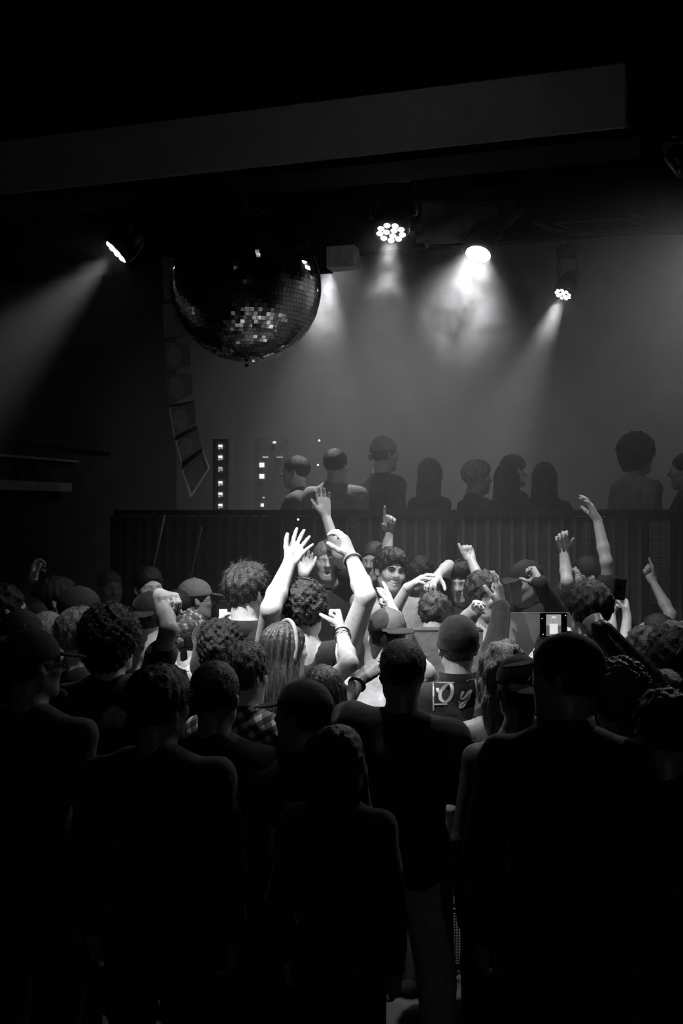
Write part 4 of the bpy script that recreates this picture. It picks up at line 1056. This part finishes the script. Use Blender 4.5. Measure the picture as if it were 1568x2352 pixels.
P('fair-faced woman in profile pointing up with a bare arm', 1502, 1406, 415, -60, hyaw=-75, pitch=-15, hair='bun', hm=HAIR_B, fem=True, tm=CL_D, skin=SKIN_L, top='tank', topname='camisole',
  R=A((1540, 1412, 1), (1500, 1338, 1), (1478, 1282, 1), 'point', 'cam'), vox=.0065)
P('dark-haired woman low in the crowd behind the man shading his eyes', 745, 1525, 598, 5, hyaw=20, hair='bob', hm=HAIR_S, nstr=500, fem=True, tm=CL_K)
# --- the dark figures nearest the camera, skin toned down in place of shade
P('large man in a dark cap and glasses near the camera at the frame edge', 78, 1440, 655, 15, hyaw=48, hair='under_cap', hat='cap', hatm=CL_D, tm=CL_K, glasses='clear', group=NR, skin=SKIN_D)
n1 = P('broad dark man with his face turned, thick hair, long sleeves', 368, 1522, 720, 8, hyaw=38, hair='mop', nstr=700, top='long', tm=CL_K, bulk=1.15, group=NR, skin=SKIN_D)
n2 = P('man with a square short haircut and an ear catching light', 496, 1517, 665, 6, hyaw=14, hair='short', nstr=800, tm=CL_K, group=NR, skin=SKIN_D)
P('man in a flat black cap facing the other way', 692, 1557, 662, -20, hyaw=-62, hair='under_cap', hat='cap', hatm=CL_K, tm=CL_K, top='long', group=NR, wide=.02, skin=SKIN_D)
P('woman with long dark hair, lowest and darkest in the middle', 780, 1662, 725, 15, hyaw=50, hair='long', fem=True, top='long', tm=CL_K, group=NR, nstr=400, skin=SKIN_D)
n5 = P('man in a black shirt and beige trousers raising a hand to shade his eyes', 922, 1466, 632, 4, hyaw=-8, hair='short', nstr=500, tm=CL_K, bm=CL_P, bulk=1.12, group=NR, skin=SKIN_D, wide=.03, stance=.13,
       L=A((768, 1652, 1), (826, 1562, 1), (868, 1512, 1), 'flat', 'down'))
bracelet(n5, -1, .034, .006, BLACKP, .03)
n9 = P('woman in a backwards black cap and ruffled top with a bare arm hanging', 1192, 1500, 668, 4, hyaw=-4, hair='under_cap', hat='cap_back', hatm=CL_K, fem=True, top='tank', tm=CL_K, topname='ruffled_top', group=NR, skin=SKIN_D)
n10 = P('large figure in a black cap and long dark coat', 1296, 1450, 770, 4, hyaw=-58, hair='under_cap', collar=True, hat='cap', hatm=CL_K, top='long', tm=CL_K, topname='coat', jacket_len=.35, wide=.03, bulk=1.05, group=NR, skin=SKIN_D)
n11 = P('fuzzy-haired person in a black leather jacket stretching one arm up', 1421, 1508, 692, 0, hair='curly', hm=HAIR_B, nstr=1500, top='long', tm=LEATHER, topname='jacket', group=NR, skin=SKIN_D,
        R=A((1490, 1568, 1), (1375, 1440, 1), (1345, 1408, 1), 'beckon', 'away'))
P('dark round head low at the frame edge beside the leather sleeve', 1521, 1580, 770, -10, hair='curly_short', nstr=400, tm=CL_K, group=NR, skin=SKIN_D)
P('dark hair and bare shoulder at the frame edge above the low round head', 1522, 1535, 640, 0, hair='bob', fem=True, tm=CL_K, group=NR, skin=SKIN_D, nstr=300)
for a in range(len(PLAN)):
    H = PLAN[a][3]
    if not 1.5 < H < 1.95: print('height %.2f  %s' % (H, PLAN[a][0]))
    for b in range(a):
        d = math.hypot(PLAN[a][1] - PLAN[b][1], PLAN[a][2] - PLAN[b][2])
        if d < .33: print('close %.2f: %s | %s' % (d, PLAN[a][0], PLAN[b][0]))
# ------------------------------------------------------------------ things in hands
def phone(label, c, w, h, ax, lit):
    """ax rows: right, thickness (towards the far side), up"""
    ph = thing('smartphone', c, label, 'phone')
    M = []
    r = min(w, h) * .12
    pts = [ax[0] * p[0] + ax[2] * (p[2] - h) for p in rounded_panel(w, 2 * h, r, 0)]
    MB().prism(pts, ax[1] * .008).build('phone_body', BLACKP, ph)
    if lit:
        s1 = mat('phone_screen', 0.3, .3, .3, emit=.10); s2 = mat('phone_screen_bright', .8, .3, .3, emit=.75); s3 = mat('phone_screen_mid', .6, .3, .3, emit=.30)
        MB().box(-ax[1] * .0006 + ax[2] * h * .0, (w * .56, .0006, h * .90), ax).build('screen', s1, ph)
        MB().box(-ax[1] * .0014 + ax[2] * h * .42, (w * .54, .0004, h * .44), ax).build('screen_sky', s3, ph)
        MB().box(-ax[1] * .0020 - ax[2] * h * .30, (w * .30, .0004, h * .42), ax).build('screen_stage', s2, ph)
        MB().box(-ax[1] * .0026 + ax[2] * h * .66, (w * .12, .0004, h * .06), ax).build('screen_icon', s2, ph)
        for x in (-.18, .18): MB().box(-ax[1] * .0028 + ax[0] * w * x, (w * .006, .0003, h * .88), ax).build('grid_line', s3, ph)
        for x, z in ((-.86, .55), (-.78, -.75), (.88, .8)): MB().box(-ax[1] * .001 + ax[0] * w * x + ax[2] * h * z, (w * .035, .0004, w * .035), ax).build('screen_button', s2, ph)
    else:
        MB().box(-ax[1] * .002 - ax[0] * w * .45 + ax[2] * h * .62, (w * .4, .002, h * .25), ax).build('camera_bump', GLASSM, ph)
    return ph
ax0 = np.array([[1, 0, 0], [0, 1, 0], [0, 0, 1.0]])
c = at(1271, 1436, 556); phone('phone held up with a bright camera picture on its screen', c, 31 / 556, 28 / 556, ax0, True)
a_ = math.radians(-6); ax1 = np.array([[math.cos(a_), .2, math.sin(a_)], [-.2, 1, 0], [-math.sin(a_), 0, math.cos(a_)]])
c = at(1423, 1354, 462); phone('dark phone lifted upright by the man with short curls', c, 14.5 / 462, 24 / 462, ax1, False)
c = at(513, 1406, 478)
cm = thing('camera', c, 'camera with a lit rear screen held by the tall photographer', 'camera')
MB().box((0, .025, 0), (.034, .025, .034)).box((.0, .02, .042), (.018, .018, .012)).build('camera_body', BLACKP, cm)
MB().box((-.001, -.002, -.006), (.019, .002, .020)).build('screen', mat('camera_screen', .9, .4, .3, emit=.95), cm)
MB().lathe([(.03, 0), (.03, .05), (.033, .052), (.033, .09)], (0, .05, 0), (0, 1, 0), 20).build('camera_lens', BLACKP, cm, True)
# ------------------------------------------------------------------ bands worn on heads
def band(p, y0, rx, rz, th, m, name, tilt=0, wide=None):
    w, k = p['w'], p['hk']
    pts = []
    for a in np.linspace(-15, 195, 25):
        t = math.radians(a); pts.append(w((rx * math.cos(t), y0 + tilt * math.sin(t), .005 + rz * math.sin(t))))
    MB().tube(pts, th, 8).build(name, m, p['root'], True)
band(c3, -.005, .094, .135, .009, CL_M, 'hairband', .02)
band(c2, .0, .100, .150, .0055, BLACKP, 'headband', -.03)
# eyes, brows and teeth of the DJ
w, k, Rh = dj['w'], dj['hk'], dj['Rh']
for sx in (-1, 1):
    D = Solid(); D.ell(w((sx * .031, .0795, .0065)), V3(.0125, .0095, .0042) * k, .002, Rh); eye = D.build('eye', EYEW, dj['root'], .0025)
    D = Solid(); D.ell(w((sx * .031 + .002, .0875, .0068)), V3(.0058, .0028, .0042) * k, .002, Rh); D.build('iris', BLACKP, eye, .002)
    MB().tube([w((sx * .013, .097, .0225)), w((sx * .03, .0945, .0275)), w((sx * .05, .078, .0215))], [.0035, .0045, .0022], 8).build('eyebrow', HAIR_K, dj['root'], True)
    MB().tube([w((sx * .018, .0885, .0105)), w((sx * .031, .0905, .0125)), w((sx * .046, .080, .0085))], [.002, .003, .0018], 6).build('eyelid_line', HAIR_K, dj['root'], True)
D = Solid()
tp = [w((-.033, .067, -.0485)), w((-.017, .079, -.0535)), w((0, .0835, -.0555)), w((.017, .079, -.0535)), w((.033, .067, -.0485))]
for i in range(4): D.cap(tp[i], tp[i + 1], (.0055, .0078, .0085, .0078)[i] * k, (.0078, .0085, .0078, .0055)[i] * k, .002)
D.build('teeth', TEETHM, dj['root'], .0025)
# tee shirt and headphones under the DJ's open shirt
T, kk = dj['T'], dj['k']
D = Solid(); D.ell(T((0, .04, 1.30)), V3(.062, .092, .19) * kk, .02, dj['Rb']); D.ell(T((0, .035, 1.40)), V3(.07, .06, .07) * kk, .02, dj['Rb'])
D.sub(dj['neck'] + dj['Rb'] @ V3(0, .03, .04) * kk, V3(.06, .075, .055) * kk, .01, dj['Rb']); D.build('undershirt', CL_K, dj['root'], .008)
# lettering on the back of the black shirt
def print_on(p, strokes, m):
    o = p['top']; me = o.data; loc = np.array(p['root'].location)
    vs = [Vector(v.co) + Vector(loc) for v in me.vertices]; bv = BVHTree.FromPolygons(vs, [tuple(q.vertices) for q in me.polygons])
    M = MB()
    for pts, half in strokes:
        dense = []
        for i in range(len(pts) - 1):
            for t in np.linspace(0, 1, 5)[:-1]: dense.append((pts[i][0] * (1 - t) + pts[i + 1][0] * t, pts[i][1] * (1 - t) + pts[i + 1][1] * t))
        dense.append(pts[-1])
        P3 = []
        for x, y in dense:
            h = bv.ray_cast(Vector(CAMP), Vector(ray(x, y)).normalized())
            if h[0] is not None: P3.append(np.array(h[0]) - ray(x, y) * .006)
        if len(P3) < 2: continue
        v = []; f = []
        for i in range(len(P3)):
            t = unit(P3[min(i + 1, len(P3) - 1)] - P3[max(0, i - 1)]); sd = unit(np.cross(t, V3(0, 1, 0)))
            hw = half * (.55 + .45 * abs(t[2])) if half > .004 else half
            v += [P3[i] - sd * hw, P3[i] + sd * hw]
        for i in range(len(P3) - 1): f.append((2 * i, 2 * i + 1, 2 * i + 3, 2 * i + 2))
        M.add([q - loc for q in v], f)
    M.build('print', m, p['root'])
def smoothp(pts, n=3):
    for _ in range(n):
        q = [pts[0]]
        for i in range(len(pts) - 1):
            a, b = pts[i], pts[i + 1]; q += [(a[0] * .75 + b[0] * .25, a[1] * .75 + b[1] * .25), (a[0] * .25 + b[0] * .75, a[1] * .25 + b[1] * .75)]
        q.append(pts[-1]); pts = q
    return pts
OO = smoothp([(1004, 1580), (1006, 1590), (1014, 1586), (1022, 1575), (1031, 1569), (1038, 1575), (1039, 1590), (1033, 1606), (1023, 1613), (1013, 1609), (1009, 1597), (1013, 1585), (1024, 1573)], 2)
Y1 = smoothp([(1064, 1588), (1058, 1600), (1061, 1607), (1069, 1600), (1077, 1588)], 2)
Y2 = smoothp([(1082, 1584), (1074, 1602), (1066, 1619), (1058, 1627), (1055, 1620), (1066, 1611), (1080, 1602)], 2)
print_on(n7, [([(995, 1632), (995, 1567), (1043, 1568)], .0035), ([(1071, 1564), (1091, 1559), (1096, 1592)], .0035), ([(995, 1618), (1027, 1617)], .0035), (OO, .0075), (Y1, .006), (Y2, .006), ([(1053, 1611), (1056, 1613)], .005)], mat('shirt_print', .5, .8, .2))
# frill along the neckline of the ruffled top
T9 = n9['T']; M = MB()
pts = []
for i in range(40):
    t = i / 39; x = (t - .5) * .27; z = 1.37 + .012 * math.sin(i * 1.7) + .05 * (abs(t - .5) * 2) ** 2; y = -.105 - .012 * math.cos(i * 1.7) + .06 * (abs(t - .5) * 2) ** 2
    pts.append(T9((x, y, z)))
MB().tube(pts, [.011 + .004 * math.sin(i * 2.3) for i in range(40)], 8).build('ruffle', CL_D, n9['root'], True)
# ------------------------------------------------------------------ small things under the ceiling
def strip_grid(name, top, bot, m, depth, waves, label, cat):
    n = len(top); rows = 7; v = []; f = []
    for j in range(rows):
        t = j / (rows - 1)
        for i in range(n):
            p = np.asarray(top[i]) * (1 - t) + np.asarray(bot[i]) * t
            v.append(p + V3(0, -1, 0) * depth * math.sin(j * waves + i * .35) * (.3 + .7 * t))
    for j in range(rows - 1):
        for i in range(n - 1): a = j * n + i; f.append((a, a + n, a + n + 1, a + 1))
    o = obj(name, v, f, m, None, True); md = o.modifiers.new('thick', 'SOLIDIFY'); md.thickness = .006
    return tag(o, label, cat)
DRM = mat('ceiling_drape_cloth', .08, .8, .2, nscale=8, namp=.3, bump=.2, bscale=14)
xs = np.linspace(955, 1222, 28)
def bottom(x): return np.interp(x, [955, 1000, 1060, 1110, 1150, 1190, 1222], [558, 559, 556, 546, 531, 510, 503])
S0 = 347.0
strip_grid('ceiling_drape', [at(x, 455, S0) for x in xs], [at(x, bottom(x), S0) for x in xs], DRM, .03, 1.5, 'black cloth swagged under the bulkhead above the brightest spotlight', 'drape')
dct = thing('ceiling_duct', at(1400, 515, 352), 'black ceiling duct with a framed panel at the top of the stage opening', 'duct')
def dpart(name, pl, d, m):
    part(MB().prism([at(x, y, 359) for x, y in pl][::-1], V3(0, d, 0)).build(name, m), dct)
dpart('duct_body', [(1222, 505), (1330, 497), (1440, 495), (1568, 520), (1660, 525), (1660, 530), (1500, 530), (1410, 534), (1325, 540), (1285, 528)], .10, CEILM)
for a, b in (((1272, 514), (1430, 504)), ((1430, 504), (1485, 524)), ((1272, 514), (1330, 536)), ((1330, 536), (1485, 524)), ((1222, 512), (1325, 541)), ((1325, 541), (1412, 534)), ((1412, 534), (1568, 528)), ((1440, 492), (1568, 522))):
    part(MB().tube([at(*a, 359) - V3(0, .008, 0), at(*b, 359) - V3(0, .008, 0)], .006, 6).build('frame_strip', DRM), dct)
PAPER = mat('paper_tag', .35, .8, .2)
for i, (x, y, w_, h_, r_, lab) in enumerate(((1095, 393, 13, 7, 12, 'small pale tag stuck highest on the bulkhead'), (1105, 443, 11, 9, 25, 'small pale tag on the bulkhead above the brightest spotlight'), (1180, 415, 13, 9, 20, 'small pale tag on the bulkhead beside the other two'),
                                      (961, 497, 3, 14, 5, 'thin upright strip of pale tape on the bulkhead'), (1091, 484, 40, 3, 2, 'long flat strip of pale tape on the bulkhead'))):
    t = math.radians(r_); p = at(x, y, 345 if x > 1000 else 337); ax = [np.array([math.cos(t), 0, math.sin(t)]), V3(0, 1, 0), np.array([-math.sin(t), 0, math.cos(t)])]
    tag(MB().box(p + V3(0, 0, 0), (w_ / 352 / 2, .004, h_ / 352 / 2), ax).build('paper_tag', PAPER), lab, 'tag', 'tags on the bulkhead')
for (x, y, q, lab) in ((945, 538, 7, 'small pale triangular pennant beside the wash light above the DJ'), (981, 566, 9, 'small dim triangular pennant under the drape')):
    tag(MB().prism([at(x - q, y - q, 378 if q == 7 else 348), at(x + q, y - q, 378 if q == 7 else 348), at(x - 1, y + q, 378 if q == 7 else 348)][::-1], V3(0, .006, 0)).build('pennant', PAPER if q == 7 else DRM), lab, 'pennant')
hp = thing('hanging_pipe', at(961, 530, 372), 'thin black pipe with a pale rounded tip hanging beside the wash light', 'pipe')
b0 = at(961, 509, 372)
part(MB().tube([b0, np.array([b0[0], b0[1], ZC])], .018, 10).build('pipe_tube', BLACKM), hp)
part(MB().lathe([(.019, 0), (.019, .03), (.014, .05), (.005, .062)], b0, (0, 0, -1), 12).build('pipe_tip', WALLM, None, True), hp)
cl = at(1548, 352, 470)
cn = thing('can_light', cl, 'unlit black can light under the ceiling near the frame edge', 'lamp')
MB().lathe([(.04, .14), (.052, .12), (.055, 0), (.045, -.01)], (0, 0, 0), (.3, -.5, -.8), 20).build('can_body', BLACKP, cn, True)
MB().tube([(0, 0, .08), (0, 0, ZC - cl[2])], .012, 8).build('hanging_rod', BLACKM, cn)
